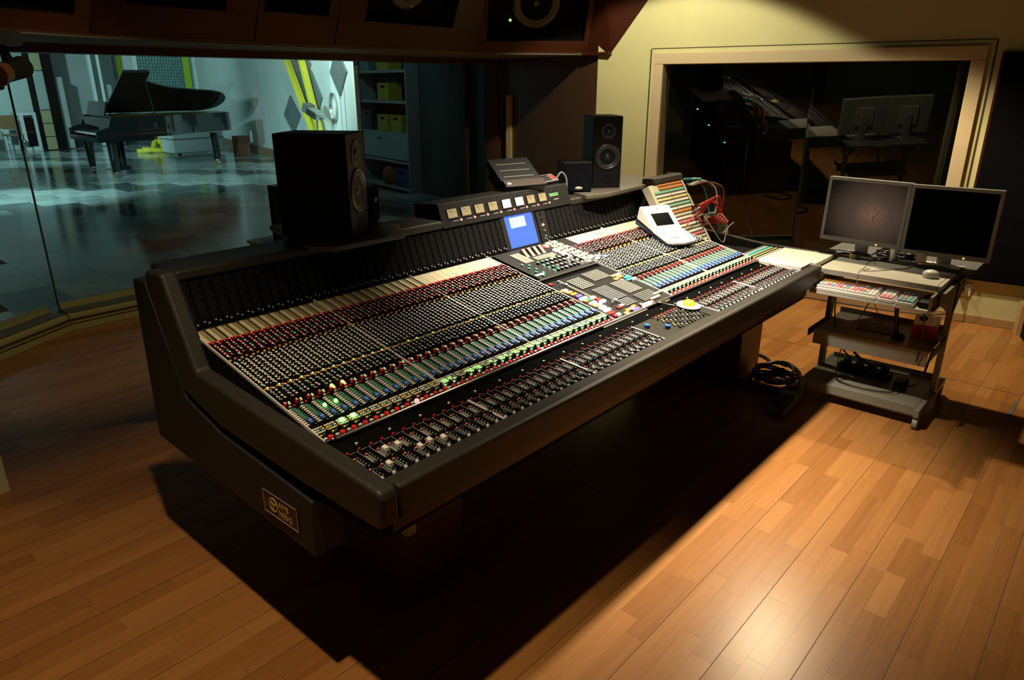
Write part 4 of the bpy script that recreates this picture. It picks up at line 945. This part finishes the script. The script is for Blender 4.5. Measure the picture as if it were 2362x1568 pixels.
# ================================================================== loudspeakers on the console
def speaker(base, sdir, w_, d_, h_, label, tweeter=True):
    """base = front-left bottom corner, sdir = direction along the baffle (seen from the front: left to right)."""
    s = Vector((*sdir, 0)).normalized(); n = Vector((s.y, -s.x, 0))       # n: facing direction
    M = Matrix(((s.x, -n.x, 0, base[0]), (s.y, -n.y, 0, base[1]), (0, 0, 1, base[2]), (0, 0, 0, 1)))   # x right, y backwards
    o = empty('studio_loudspeaker', base, label, 'loudspeaker', 'pair of tall loudspeakers on the console')
    MB().bx(0, w_, .012, d_, 0, h_, BLKS).build('cabinet', o, M, .004)
    MB().bx(.002, w_ - .002, 0, .012, .002, h_ - .002, BLK).build('baffle', o, M, .003)
    wf = MB(); r = w_ * .385; c = (w_ / 2, 0, h_ * .44)
    wf.lathe(c, [(r * 1.12, 0), (r * 1.10, .006), (r * .98, .007), (r * .93, .002)], DGREYM, 36, (0, -1, 0))
    wo = wf.build('woofer', o, M)
    wf = MB(); wf.lathe(c, [(r * .93, .002), (r * .86, .006), (r * .78, .002), (r * .35, -.012), (r * .33, -.006), (r * .2, .002), (.0005, .005)], CONEM, 36, (0, -1, 0)); wf.build('cone', wo, M)
    wf = MB(); c = (w_ / 2, 0, h_ * .80); r = w_ * .24
    wf.lathe(c, [(r * 1.1, 0), (r * 1.08, .003), (r * .9, .003), (r * .35, -.004), (r * .33, .001), (r * .2, .005), (.0005, .006)], CONEM, 28, (0, -1, 0)); wf.build('tweeter', o, M)
    wf = MB(); wf.lathe((w_ * .5, 0, h_ * .12), [(.022, .001), (.020, .002), (.015, -.01), (.0005, -.011)], BLKM, 20, (0, -1, 0)); wf.build('port', o, M)
    return o
BLKS = mat('speaker_black', (.004, .0035, .0035), .5, spec=.2, noise=.2)
CONEM = mat('cone_paper', (.035, .033, .030), .45); DGREYM = mat('woofer_ring', (.11, .10, .09), .30, .6)
speaker((1.660, 2.292, 1.172), (.83, .55), .205, .29, .398, 'tall black loudspeaker on the shelf at the left of the console')
speaker((3.50, 2.445, 1.167), (.76, -.65), .170, .26, .405, 'tall black loudspeaker on the console in front of the yellow wall')
def cube_speaker(base, sdir, w_, h_, label):
    s = Vector((*sdir, 0)).normalized(); n = Vector((s.y, -s.x, 0))
    M = Matrix(((s.x, -n.x, 0, base[0]), (s.y, -n.y, 0, base[1]), (0, 0, 1, base[2]), (0, 0, 0, 1)))
    o = empty('small_loudspeaker', base, label, 'loudspeaker', 'pair of small cube loudspeakers on the console')
    MB().bx(0, w_, .01, w_, 0, h_, BLKS).build('cabinet', o, M, .004); MB().bx(.006, w_ - .006, -.002, .01, .006, h_ - .006, BLACKF).build('grille', o, M, .003)
    m = MB(); m.lathe((0, 0, 0), [(.0005, .003), (.011, .002), (.012, 0)], mat('badge', (.35, .33, .28), .4), 20, (0, -1, 0))
    m.build('badge', o, M @ Matrix.Translation((w_ * .52, -.002, h_ * (.62 if base[0] < 2.5 else .14))) @ Matrix.Diagonal((1.9, 1, .8, 1)))
    return o
cube_speaker((1.885, 2.45, 1.172), (.78, .62), .135, .165, 'small cube loudspeaker tucked behind the left tall loudspeaker')
cube_speaker((3.235, 2.452, 1.167), (.80, -.60), .165, .165, 'small cube loudspeaker beside the right tall loudspeaker')

# ================================================================== things lying on the console
# tilted script rack
tr = empty('tilted_rack_unit', (2.70, 2.42, 1.23), 'tilted black device with slotted face on top of the meter housing', 'device')
TRM = Matrix.Translation((2.70, 2.41, 1.250)) @ Matrix.Rotation(R(-16), 4, 'Z') @ Matrix.Rotation(R(34), 4, 'X') @ Matrix.Diagonal((.80, .95, .9, 1))
MB().bx(0, .31, 0, .24, -.045, 0, BLK).build('case', tr, TRM, .006); MB().bx(.0, .31, .0, .055, 0, .012, mat('brown_lip', (.022, .012, .009), .5)).build('front_ledge', tr, TRM, .004)
for j in range(3): MB().bx(.035, .265, .085 + j * .05, .090 + j * .05, 0, .002, DGREY).build('slot', tr, TRM)
MB().bx(.02, .045, .016, .028, .012, .0135, WHITE).build('badge', tr, TRM)
MB().bx(.02, .29, .10, .20, -.10, -.045, BLKM).build('support', tr, TRM)
rc = empty('remote_control', (3.06, 2.43, 1.24), 'slim grey remote control with a red display on the meter housing', 'remote')
RCM = Matrix.Translation((2.99, 2.42, 1.236)) @ Matrix.Rotation(R(4), 4, 'Z') @ Matrix.Rotation(R(28), 4, 'X')
MB().bx(0, .165, 0, .065, 0, .016, DGREY).build('body', rc, RCM, .004); MB().bx(.118, .155, .014, .052, .016, .0165, mat('red_display', (.4, .03, .03), .4, em=(1, .10, .10), es=.35)).build('display', rc, RCM)
m = MB()
for i in range(7):
    for j in range(3): m.box((.014 + i * .014, .014 + j * .017, .018), (.009, .009, .004), BLK)
tag(m.build('keys', rc, RCM), kind='stuff')
m = MB(); m.tube(bez([(3.155, 2.45, 1.25), (3.19, 2.44, 1.285), (3.21, 2.42, 1.25), (3.20, 2.41, 1.18)]), .006, DGREY); tag(m.build('curly_lead'), 'short grey curly lead beside the remote control', 'cable')

# white effects remote
wr_ = empty('effects_remote', (3.62, 2.05, .95), 'white desktop effects remote with a dark screen lying on the channel strips', 'remote')
EM = Matrix.Translation((3.47, 1.90, .895)) @ Matrix.Rotation(R(-22), 4, 'Z') @ Matrix.Rotation(AL + R(2), 4, 'X') @ Matrix.Scale(.74, 4)
NAVY = mat('navy_base', (.006, .02, .07), .35); REMW = mat('remote_white', (.74, .76, .74), .35)
WD = .26
MB().prism([(0, .0, .0), (0, .0, .022), (0, .36, .034), (0, .44, .05), (0, .44, 0)], (WD, 0, 0), NAVY).build('base', wr_, EM, .004)
nose = [(-.006, .010), (.03, -.012), (WD / 2, -.028), (WD - .03, -.012), (WD + .006, .010), (WD + .006, .205), (-.006, .205)]
MB().prism([(x, y_, .022 + .03 * (y_ + .03)) for x, y_ in nose], (0, 0, .020), REMW).build('key_deck', wr_, EM, .005)
hump = MB(); hump.prism([(-.006, .200, .028), (-.006, .200, .052), (-.006, .40, .155), (-.006, .43, .150), (-.006, .43, .05)], (WD + .012, 0, 0), REMW); hump.build('display_hood', wr_, EM, .010)
HA = math.atan2(.103, .20); HM = EM @ Matrix.Translation((0, .200, .052)) @ Matrix.Rotation(HA, 4, 'X')
MB().bx(.045, WD - .045, .035, .155, 0, .002, SCROFF).build('screen', wr_, HM); MB().bx(.040, WD - .040, .030, .160, -.001, .001, GREYK).build('screen_frame', wr_, HM)
text('LEXICON', wr_, HM @ Matrix.Translation((WD / 2, .178, .0012)), .020, GREYK, 'CENTER')
m = MB(); m.box((WD / 2, .205, .001), (.022, .010, .001), DGREY); m.build('logo_mark', wr_, HM)
KM = EM @ Matrix.Translation((0, 0, .0435)) @ Matrix.Rotation(.03, 4, 'X')
m = MB()
for i in range(6):
    for j in range(3): m.box((.045 + i * .016, .15 + j * .014, .003), (.012, .009, .004), GREYK)
m.build('keys', wr_, KM)
for i in range(8): MB().box((.09 + i * .018, .085 + (i % 3) * .012, .006), (.011, .020, .012), WHITE).build('slider', wr_, KM)
MB().cone((WD - .055, .17, 0), (WD - .055, .17, .03), .020, .014, WHITE, 14).build('joystick', wr_, KM); MB().cone((WD - .04, .10, 0), (WD - .04, .10, .022), .017, .014, GREYK, 14).build('jog_wheel', wr_, KM)
for i in range(4): MB().box((.06 + i * .016, .055, .003), (.010, .007, .004), DGREY).build('foot_key', wr_, KM)

# cables at the patch bay
def cable(name, pts, r, mt, lab, group=None, n=10):
    m = MB(); m.tube(bez(pts, n), r, mt); return tag(m.build(name), lab, 'cable', group)
REDC = mat('red_cable', (.55, .03, .02), .4); GREYC = mat('beige_cable', (.42, .40, .34), .45); TEALC = mat('teal_plug', (.01, .20, .17), .45)
import itertools
for k in range(5):
    o = .035 * k
    cable('red_patch_cable', [(4.18, 2.13 - .006 * k, 1.0 - .02 * k), (4.27, 2.10 - .02 * k, 1.03 + .012 * k), (4.33 + .012 * k, 2.06 - o * .3, 1.02 - .022 * k), (4.32 + .012 * k, 2.02 - .01 * k, .95 - .012 * k), (4.24, 2.05, .94 - .010 * k), (4.17, 2.09 - .006 * k, .93 - .02 * k)], .0045, REDC, ('topmost', 'second from top', 'middle', 'second from bottom', 'lowest')[k] + ' red patch cable loop beside the patch bay', 'red patch cables')
for k in range(6):
    cable('beige_patch_cable', [(4.20, 2.07 - .004 * k, .96 - .012 * k), (4.28 + .008 * k, 2.04, .965 - .010 * k), (4.37 - .010 * k, 2.0, .93 - .022 * k), (4.385 - .010 * k, 1.98, .84), (4.37, 1.97 + .01 * k, .78)], .004, GREYC, ('outermost', 'second outermost', 'third', 'fourth', 'second innermost', 'innermost')[k] + ' beige cable arching below the red patch cables', 'beige patch cables')
for k in range(6):
    mt = (TEALC, CABLE, CABLE, GREYC, CABLE, mat('maroon_cable', (.12, .02, .02), .45))[k]
    cable('hanging_cable', [(4.22, 2.22 - .008 * k, 1.13), (4.30 + .016 * k, 2.20 - .01 * k, 1.17 - .006 * k), (4.36 + .022 * k, 2.16 - .015 * k, 1.10), (4.36 + .014 * k, 2.12 - .012 * k, .98), (4.33, 2.08, .90)], .006, mt, ('teal', 'first black', 'second black', 'grey', 'third black', 'maroon')[k] + ' cable hanging beside the top of the patch bay', 'hanging cables at the patch bay')
pl_ = MB()
for k in range(4): pl_.cone((4.215 + .012 * k, 2.24 - .01 * k, 1.165), (4.30 + .012 * k, 2.21 - .01 * k, 1.16), .010, .012, TEALC, 10)
tag(pl_.build('plug_cluster'), 'bundle of teal plugs at the top of the patch bay', 'plugs')
for k in range(4):
    v = PL * (.56 - .05 * k); p = PBM @ Vector((.37, v, 0)); q = PBM @ Vector((.37, v, .05))
    m = MB(); m.tube([p, q], .006, WHITE if k % 2 else BLK, 8); tag(m.build('patch_plug'), ('uppermost', 'second highest', 'third highest', 'lowest')[k] + ' jack plug in the right edge of the patch bay', 'plug', 'patch bay plugs')
cable('red_cable', [PBM @ Vector(p) for p in ((.37, PL * .42, .05), (.30, PL * .44, .07), (.20, PL * .38, .05), (.14, PL * .30, .03))], .0035, REDC, 'thin red cable draped across the patch bay')
cable('thin_black_lead', [PBM @ Vector((.37, PL * .36, .05)), PBM @ Vector((.38, PL * .2, .06)), (4.22, 1.93, .80), (4.31, 1.95, .87), (4.40, 1.95, .90)], .0025, GREYC, 'thin grey lead running from the patch bay over the desk edge')

# egg-shaped desk toy
eg = empty('yellow_dome_toy', (2.83, 1.425, .80), 'yellow dome on a white disc, like a fried egg, on the group faders', 'desk toy')
EGM = FP(2.83) @ Matrix.Translation((0, .125, .010))
MB().lathe((0, 0, 0), [(.0005, 0), (.050, 0), (.056, .003), (.052, .007), (.0005, .009)], WHITE, 28).build('egg_white', eg, EGM)
MB().lathe((0, 0, .008), [(.029, 0), (.027, .010), (.018, .018), (.0005, .021)], mat('yolk', (.90, .58, .03), .3), 24).build('yolk', eg, EGM)
# pen like metal clip on the trim bar
m = MB(); m.tube([(2.79, 1.51, .815), (2.74, 1.55, .818), (2.79, 1.44, .806)], .0025, METAL); tag(m.build('metal_clip'), 'thin metal clip on the console rail by the yellow dome toy', 'clip')

# ================================================================== computer cart
ct = empty('computer_cart', (4.3, .96, 0), 'beige steel computer cart with shelves and castors', 'cart')
CX0, CX1, CY0, CY1 = 4.03, 4.62, .655, 1.265
MB().bx(CX0, CX1, CY0 + .02, CY1, .752, .782, CREAM).build('top', ct, None, .003)
MB().bx(CX0, CX1, CY0, CY0 + .018, .752, .782, CREAM).build('top_edge', ct, None, .003)
ty = MB().bx(3.90, 4.30, CY0 - .005, CY1 - .01, .668, .682, CREAM).build('keyboard_tray', ct, None, .003)
MB().bx(3.90, 4.45, CY0 + .005, CY0 + .018, .655, .752, BEIGE).build('tray_rail', ct); MB().bx(4.0, 4.45, CY1 - .03, CY1 - .018, .655, .752, BEIGE).build('tray_rail', ct)
def shelf(x0, x1, z, lip): 
    s_ = MB().bx(x0, x1, CY0 + .0, CY1 - .02, z - .012, z, BEIGE).build('shelf', ct, None, .002)
    MB().bx(x0 - .008, x0, CY0, CY1 - .02, z - lip, z + .004, BEIGE).build('shelf_lip', s_, None, .002)
    MB().bx(x1, x1 + .008, CY0, CY1 - .02, z - .02, z + .03, BEIGE).build('shelf_lip', s_)
shelf(4.06, 4.50, .42, .085); shelf(4.03, 4.52, .115, .05)
MB().bx(4.03, 4.05, CY0, CY1 - .02, .055, .075, BEIGE).build('front_bar', ct)
for yy in (CY0 - .028, CY1 - .02):
    lg = MB(); lg.prism([(4.30, yy, .752), (4.36, yy, .752), (4.36, yy, .08), (4.30, yy, .08)], (0, .026, 0), BEIGE); lg.build('upright', ct, None, .003)
    br = MB(); br.prism([(4.02, yy, .752), (4.56, yy, .752), (4.56, yy, .70), (4.36, yy, .58), (4.30, yy, .58), (4.02, yy, .70)], (0, .024, 0), BEIGE); br.build('side_bracket', ct)
    ft = MB(); ft.prism([(3.985, yy, .115), (4.60, yy, .115), (4.60, yy, .07), (3.985, yy, .07)], (0, .028, 0), BEIGE); ft.build('foot_bar', ct, None, .004)
    tr_ = MB(); tr_.prism([(3.98, yy, .44), (4.30, yy, .44), (4.30, yy, .40), (3.98, yy, .40)], (0, .010, 0), BLK); tr_.build('shelf_rail', ct)
for x in (4.01, 4.57):
    for yy in (CY0 - .014, CY1 - .008):
        cs = MB().box((x, yy, .075), (.03, .022, .03), BEIGE).build('caster', ct)
        MB().cone((x, yy - .012, .030), (x, yy + .012, .030), .030, .030, mat('caster_grey', (.28, .27, .22), .5), 18).build('wheel', cs)
        MB().box((x + .03, yy - .004, .055), (.03, .016, .006), BEIGE).build('brake_tab', cs)
# keyboard -----------------------------------------------------------
ky = empty('colour_keyboard', (3.98, .95, .685), 'white editing keyboard with multicoloured keys on the cart tray', 'keyboard')
KBM = Matrix.Translation((3.905, 1.235, .683)) @ Matrix.Rotation(R(-90), 4, 'Z') @ Matrix.Rotation(R(4), 4, 'X')   # x along width (towards -Y), y away (+X)
MB().bx(0, .315, 0, .16, 0, .020, WHITE).build('body', ky, KBM, .005); MB().bx(.322, .400, 0, .16, 0, .020, WHITE).build('navigation_body', ky, KBM, .005); MB().bx(.407, .497, 0, .16, 0, .020, WHITE).build('numeric_body', ky, KBM, .005)
kcol = [YEL, ORG, PINK, WHITE, LBLUE, mat('key_lilac', (.45, .38, .6), .4), mat('key_rose', (.8, .35, .4), .4), IVORY]
rr_ = random.Random(11)
def keyblock(name, x0, x1, cols, rws, pick):
    m = MB(); dx = (x1 - x0) / cols; dy = .145 / rws
    for i in range(cols):
        for j in range(rws): m.box((x0 + (i + .5) * dx, .008 + (j + .5) * dy, .0245), (dx * .82, dy * .80, .009), pick(i, j))
    m.build(name, ky, KBM)['kind'] = 'stuff'
def pk(i, j):
    if j == 0: return WHITE
    if j == 5: return ORG if i < 11 else (GREEN if i == 12 else (RED if i == 13 else WHITE))
    if i > 12: return WHITE
    if j == 4: return YEL if i < 5 else kcol[(i) % 3 + 4]
    return rr_.choice([kcol[6], PINK, YEL, kcol[5], WHITE, LBLUE]) if j > 1 else rr_.choice([PINK, kcol[6], kcol[5], LBLUE])
keyblock('main_keys', .006, .309, 15, 6, pk); keyblock('navigation_keys', .328, .394, 3, 6, lambda i, j: kcol[6] if j < 2 else (GREYK if j == 5 else WHITE)); keyblock('numeric_keys', .412, .492, 4, 6, lambda i, j: GREYK if j == 5 else rr_.choice([LBLUE, LBLUE, MATS['mint_strip'], PINK, kcol[5]]))
# black trackball right of the keyboard
tk = empty('black_trackball', (4.02, .70, .684), 'black trackball at the right end of the keyboard tray', 'trackball')
MB().bx(3.93, 4.12, .665, .730, .683, .715, BLK).build('housing', tk, None, .010); MB().lathe((4.03, .697, .708), [(.024, 0), (.020, .014), (.010, .021), (.0005, .023)], SCROFF, 18).build('ball', tk)
# mouse
ms = empty('round_mouse', (4.2, .745, .782), 'round white mouse on the cart top', 'mouse')
MB().lathe((4.205, .745, .782), [(.0005, 0), (.036, 0), (.040, .006), (.038, .014)], WHITE, 28).build('mouse_base', ms)
MB().lathe((4.205, .745, .782), [(.0385, .015), (.037, .024), (.028, .034), (.014, .039), (.0005, .040)], WHITE, 28).build('mouse_shell', ms)
# monitors
def monitor(M, w_, h_, label, scr):
    o = empty('flat_monitor', M @ Vector((w_ / 2, 0, -.07)), label, 'monitor', 'pair of flat monitors on the cart')
    b = .018; m = MB()
    MB().bx(0, w_, .002, .045, 0, h_, SILV).build('housing', o, M, .005)
    for a in ((0, w_, 0, b + .008), (0, w_, h_ - b, h_), (0, b, b, h_ - b), (w_ - b, w_, b, h_ - b)): MB().bx(a[0], a[1], -.010, .002, a[2], a[3], SILV).build('bezel', o, M, .002)
    MB().bx(b, w_ - b, -.004, .002, b + .008, h_ - b, scr).build('screen', o, M)
    MB().box((w_ * .72, -.0105, .010), (.007, .002, .005), LEDO).build('power_light', o, M); MB().box((.02, -.0105, .012), (.010, .002, .006), GREYK).build('badge', o, M)
    MB().bx(w_ * .5 - .035, w_ * .5 + .035, .045, .075, -.06, h_ * .55, SILV).build('stand_neck', o, M, .004)
    MB().bx(w_ * .5 - .11, w_ * .5 + .11, -.05, .12, -.078, -.066, DGREY).build('stand_foot', o, M, .004)
    MB().bx(w_ * .5 - .09, w_ * .5 + .09, .045, .060, h_ * .25, h_ * .75, mat('monitor_back', (.40, .41, .38), .5)).build('back_cover', o, M, .004)
    return o
# glowing wallpaper with reddish tree speckles
sm = bpy.data.materials.new('wallpaper_screen'); sm.use_nodes = True; nt = sm.node_tree; bs = nt.nodes['Principled BSDF']; L = nt.links.new
bs.inputs['Base Color'].default_value = (.004, .004, .004, 1); bs.inputs['Roughness'].default_value = .5; bs.inputs['Specular IOR Level'].default_value = .1
tc = nt.nodes.new('ShaderNodeTexCoord'); mp = nt.nodes.new('ShaderNodeMapping'); mp.inputs['Location'].default_value = (-.60, -.5, -.44); L(tc.outputs['Generated'], mp.inputs[0])
vl = nt.nodes.new('ShaderNodeVectorMath'); vl.operation = 'MULTIPLY'; vl.inputs[1].default_value = (1, 0, .9); L(mp.outputs[0], vl.inputs[0])
ln_ = nt.nodes.new('ShaderNodeVectorMath'); ln_.operation = 'LENGTH'; L(vl.outputs[0], ln_.inputs[0])
rp = nt.nodes.new('ShaderNodeValToRGB'); rp.color_ramp.elements[0].color = (.17, .095, .060, 1); rp.color_ramp.elements[1].position = .68; rp.color_ramp.elements[1].color = (.005, .0042, .0036, 1)
e_ = rp.color_ramp.elements.new(.25); e_.color = (.070, .044, .031, 1); L(ln_.outputs['Value'], rp.inputs[0])
nz = nt.nodes.new('ShaderNodeTexNoise'); nz.inputs['Scale'].default_value = 26; nz.inputs['Detail'].default_value = 6; nz.inputs['Roughness'].default_value = .75; L(tc.outputs['Generated'], nz.inputs['Vector'])
r2 = nt.nodes.new('ShaderNodeValToRGB'); r2.color_ramp.elements[0].position = .52; r2.color_ramp.elements[0].color = (0, 0, 0, 1); r2.color_ramp.elements[1].position = .60; r2.color_ramp.elements[1].color = (1, 1, 1, 1); L(nz.outputs['Fac'], r2.inputs[0])
r3 = nt.nodes.new('ShaderNodeValToRGB'); r3.color_ramp.elements[0].position = .05; r3.color_ramp.elements[0].color = (1, 1, 1, 1); r3.color_ramp.elements[1].position = .34; r3.color_ramp.elements[1].color = (0, 0, 0, 1); L(ln_.outputs['Value'], r3.inputs[0])
mm_ = nt.nodes.new('ShaderNodeMath'); mm_.operation = 'MULTIPLY'; L(r2.outputs[0], mm_.inputs[0]); L(r3.outputs[0], mm_.inputs[1])
mx = nt.nodes.new('ShaderNodeMix'); mx.data_type = 'RGBA'; L(mm_.outputs[0], mx.inputs['Factor']); L(rp.outputs[0], mx.inputs['A']); mx.inputs['B'].default_value = (.055, .012, .008, 1)
L(mx.outputs['Result'], bs.inputs['Emission Color']); bs.inputs['Emission Strength'].default_value = 1.0
MM = lambda x, y_, z, rz, tilt: Matrix.Translation((x, y_, z)) @ Matrix.Rotation(R(-90 + rz), 4, 'Z') @ Matrix.Rotation(R(tilt), 4, 'X')
monitor(MM(4.45, 1.412, .862, -5, -3), .455, .370, 'silver flat monitor showing a dim brown wallpaper', sm)
monitor(MM(4.405, .955, .850, 4, -3), .430, .378, 'silver flat monitor with a black screen', SCROFF)
# riser under the monitors and clutter
rs_ = empty('monitor_riser', (4.52, .95, .782), 'low dark grey riser board under both monitors', 'riser')
MB().bx(4.40, 4.72, .58, 1.36, .782, .786, DGREY).bx(4.40, 4.72, .58, .98, .782, .80, DGREY).bx(4.42, 4.72, 1.12, 1.36, .782, .80, DGREY).build('board', rs_, None, .002)
MB().cone((4.44, .995, .782), (4.44, .995, .86), .022, .022, METAL, 16).build('post', rs_)
for (x, y_, rz, w_, l_, lab) in ((4.43, 1.25, 20, .10, .07, 'crumpled white paper under the left monitor'), (4.44, .72, -12, .16, .09, 'white sheets of paper under the black monitor'), (4.42, .82, 30, .09, .08, 'small white note in front of the black monitor')):
    m = MB(); n = 6
    vs = [(-l_ / 2 + l_ * i / n, -w_ / 2 + w_ * j / n, .003 + .006 * rr_.random()) for i in range(n + 1) for j in range(n + 1)]
    m.add(vs, [(i * (n + 1) + j, (i + 1) * (n + 1) + j, (i + 1) * (n + 1) + j + 1, i * (n + 1) + j + 1) for i in range(n) for j in range(n)], WHITE)
    o = m.build('paper_sheet', None, Matrix.Translation((x, y_, .802)) @ Matrix.Rotation(R(rz), 4, 'Z')); o.modifiers.new('thick', 'SOLIDIFY').thickness = .002; tag(o, lab, 'paper')
jr = empty('small_jar', (4.39, 1.19, .782), 'small yellowish jar with dark lid on the cart', 'jar')
MB().lathe((4.385, 1.19, .782), [(.0005, 0), (.018, 0), (.020, .004), (.020, .030), (.0005, .030)], mat('jar_yellow', (.45, .36, .16), .4), 18).build('glass_body', jr); MB().lathe((4.385, 1.19, .812), [(.019, 0), (.019, .010), (.0005, .010)], BLK, 18).build('lid', jr)
bx_ = MB().box((4.42, .845, .835), (.05, .045, .06), mat('card_box_tan', (.6, .40, .22), .6)); tag(bx_.build('small_carton', None, None, .002), 'small tan carton beneath the black monitor', 'box')
for k, pts in enumerate(([(4.36, 1.06, .792), (4.30, 1.09, .786), (4.20, 1.07, .785), (4.05, 1.06, .787), (4.02, 1.05, .74), (4.05, 1.03, .70)], [(4.35, 1.07, .79), (4.25, 1.03, .785), (4.22, .98, .785), (4.30, .90, .785), (4.38, .86, .79)], [(4.38, .88, .79), (4.30, .90, .785), (4.15, 1.0, .785), (4.10, 1.05, .786), (4.18, 1.04, .786)])):
    cable('thin_cable', pts, .0022, GREYC, ('thin grey cord hanging over the cart top edge', 'thin grey cord curving across the cart top to the riser', 'loose loop of thin grey cord on the cart top')[k])
m = MB()
for k in range(14):
    a = rr_.random() * 6; m.tube(bez([(4.45 + .05 * rr_.random(), 1.10 - .25 * rr_.random(), .79 + .05 * rr_.random()) for _ in range(5)], 5), .004, CABLE)
tag(m.build('cable_tangle'), 'tangle of black cables under the monitors', 'cables', kind='stuff')
# second shelf: mat, tissue box, dangling cords
mtm = mat('mat_brown', (.10, .075, .07), .7, noise=.4, nscale=60)
tag(MB().prism([(4.20, 1.06, .42), (4.38, 1.09, .42), (4.37, .885, .42), (4.22, .865, .42)], (0, 0, .008), mtm).build('dark_mat', None, None, .002), 'dark brown mat on the middle shelf of the cart', 'mat')
tb_ = empty('tissue_box', (4.38, .74, .42), 'red and orange tissue box on the middle shelf of the cart', 'tissue box')
TBX = Matrix.Translation((4.355, .742, .42)) @ Matrix.Rotation(R(8), 4, 'Z')
MB().bx(-.11, .11, -.062, .062, 0, .085, mat('box_red', (.62, .04, .025), .4, noise=.5, nscale=14)).build('carton', tb_, TBX, .002)
MB().bx(-.108, .0, -.02, .06, .085, .0862, mat('box_orange', (.75, .25, .04), .4)).build('printed_top', tb_, TBX); MB().bx(-.10, .10, -.06, -.025, .085, .0862, WHITE).build('printed_band', tb_, TBX)
m = MB(); m.lathe((0, 0, 0), [(.0005, 0), (.03, 0), (.03, .001), (.0005, .001)], BLKM, 20); m.build('opening', tb_, TBX @ Matrix.Translation((.02, .02, .0862)) @ Matrix.Diagonal((1.8, .7, 1, 1)))
for k, (pts, r, lab) in enumerate((([(4.10, 1.17, .665), (4.12, 1.17, .55), (4.14, 1.16, .43)], .004, 'black cord hanging at the left end of the keyboard tray'), ([(4.0, .96, .665), (4.04, 1.02, .52), (4.06, 1.07, .42), (4.1, 1.1, .2), (4.2, 1.05, .13)], .003, 'thin black cord slanting down from under the keyboard'), ([(4.0, .95, .665), (4.06, .92, .55), (4.1, .90, .44), (4.2, .92, .43)], .002, 'hair-thin cord under the keyboard tray'), ([(4.12, .86, .665), (4.14, .855, .56), (4.16, .84, .46), (4.2, .82, .44)], .011, 'thick black hose hanging to the tissue box'), ([(3.93, .69, .665), (4.0, .69, .55), (4.03, .695, .42), (4.04, .70, .36)], .004, 'black cord hanging at the right end of the keyboard tray'))): cable('dangling_cable', pts, r, CABLE, lab)
m = MB()
for k in range(3): m.tube([(4.17 + .026 * math.cos(t * .5), .835 + .03 * math.sin(t * .5), .43 + .006 * k) for t in range(14)], .007, CABLE)
tag(m.build('coiled_cable'), 'small black coil of cord beside the tissue box', 'cable')
# bottom shelf: power strip, adapter, cords
ps = empty('power_strip', (4.35, 1.0, .115), 'black power strip with plugs on the bottom shelf', 'power strip')
MB().bx(4.30, 4.37, .86, 1.16, .115, .155, BLK).build('body', ps, None, .005)
for k in range(4): MB().bx(4.30, 4.36, .88 + k * .07, .92 + k * .07, .155, .185, BLK).build('plug', ps, None, .006)
tag(MB().bx(4.20, 4.30, .76, .82, .115, .165, BLK).build('power_adapter', None, None, .008), 'black power adapter on the bottom shelf of the cart', 'adapter')
for k, (pts, r, lab) in enumerate((([(4.33, .90, .19), (4.25, 1.0, .22), (4.30, 1.1, .3), (4.35, 1.0, .38), (4.42, .9, .40)], .009, 'thick black cable rising behind the bottom shelf'), ([(4.3, 1.14, .18), (4.12, 1.1, .13), (4.08, .95, .125), (4.12, .8, .13), (4.2, .78, .16)], .004, 'black cord curving along the bottom shelf'), ([(4.25, .78, .15), (4.18, .72, .17), (4.1, .67, .25), (4.2, .66, .40)], .006, 'black cord climbing the right side of the cart'), ([(4.36, 1.1, .18), (4.25, 1.15, .3), (4.2, 1.12, .40), (4.2, 1.1, .41)], .005, 'black cord from the power strip to the middle shelf'))): cable('shelf_cable', pts, r, CABLE, lab)
# cable coil and pedal on the floor
cl = MB()
for k in range(9):
    r = .11 + .012 * (k % 4) + .01 * rr_.random(); cx, cy = 4.05 + .04 * rr_.random(), 1.42 + .04 * rr_.random()
    cl.tube([(cx + r * 1.1 * math.cos(t * math.pi / 14), cy + r * .9 * math.sin(t * math.pi / 14), .014 + .012 * k + .01 * math.sin(t * .7 + k)) for t in range(29)], .009, CABLE)
tag(cl.build('floor_cable_coil'), 'thick black cable coil on the floor by the console pedestal', 'cable')
cable('floor_cable', [(4.2, 1.55, .012), (4.08, 1.62, .012), (4.2, 1.72, .012), (4.4, 1.6, .012), (4.5, 1.75, .012), (4.3, 1.9, .012)], .009, CABLE, 'black cable snaking on the floor behind the coil')
pe = empty('foot_pedal', (3.80, 1.27, 0), 'dark grey pedal in the shadow beside the cable coil', 'pedal')
MB().prism([(3.66, 1.22, 0), (3.66, 1.22, .03), (3.90, 1.22, .075), (3.90, 1.22, 0)], (0, .10, 0), DGREY).build('housing', pe, None, .004); MB().bx(3.70, 3.84, 1.232, 1.308, .055, .075, BLK).build('treadle', pe, None, .003)
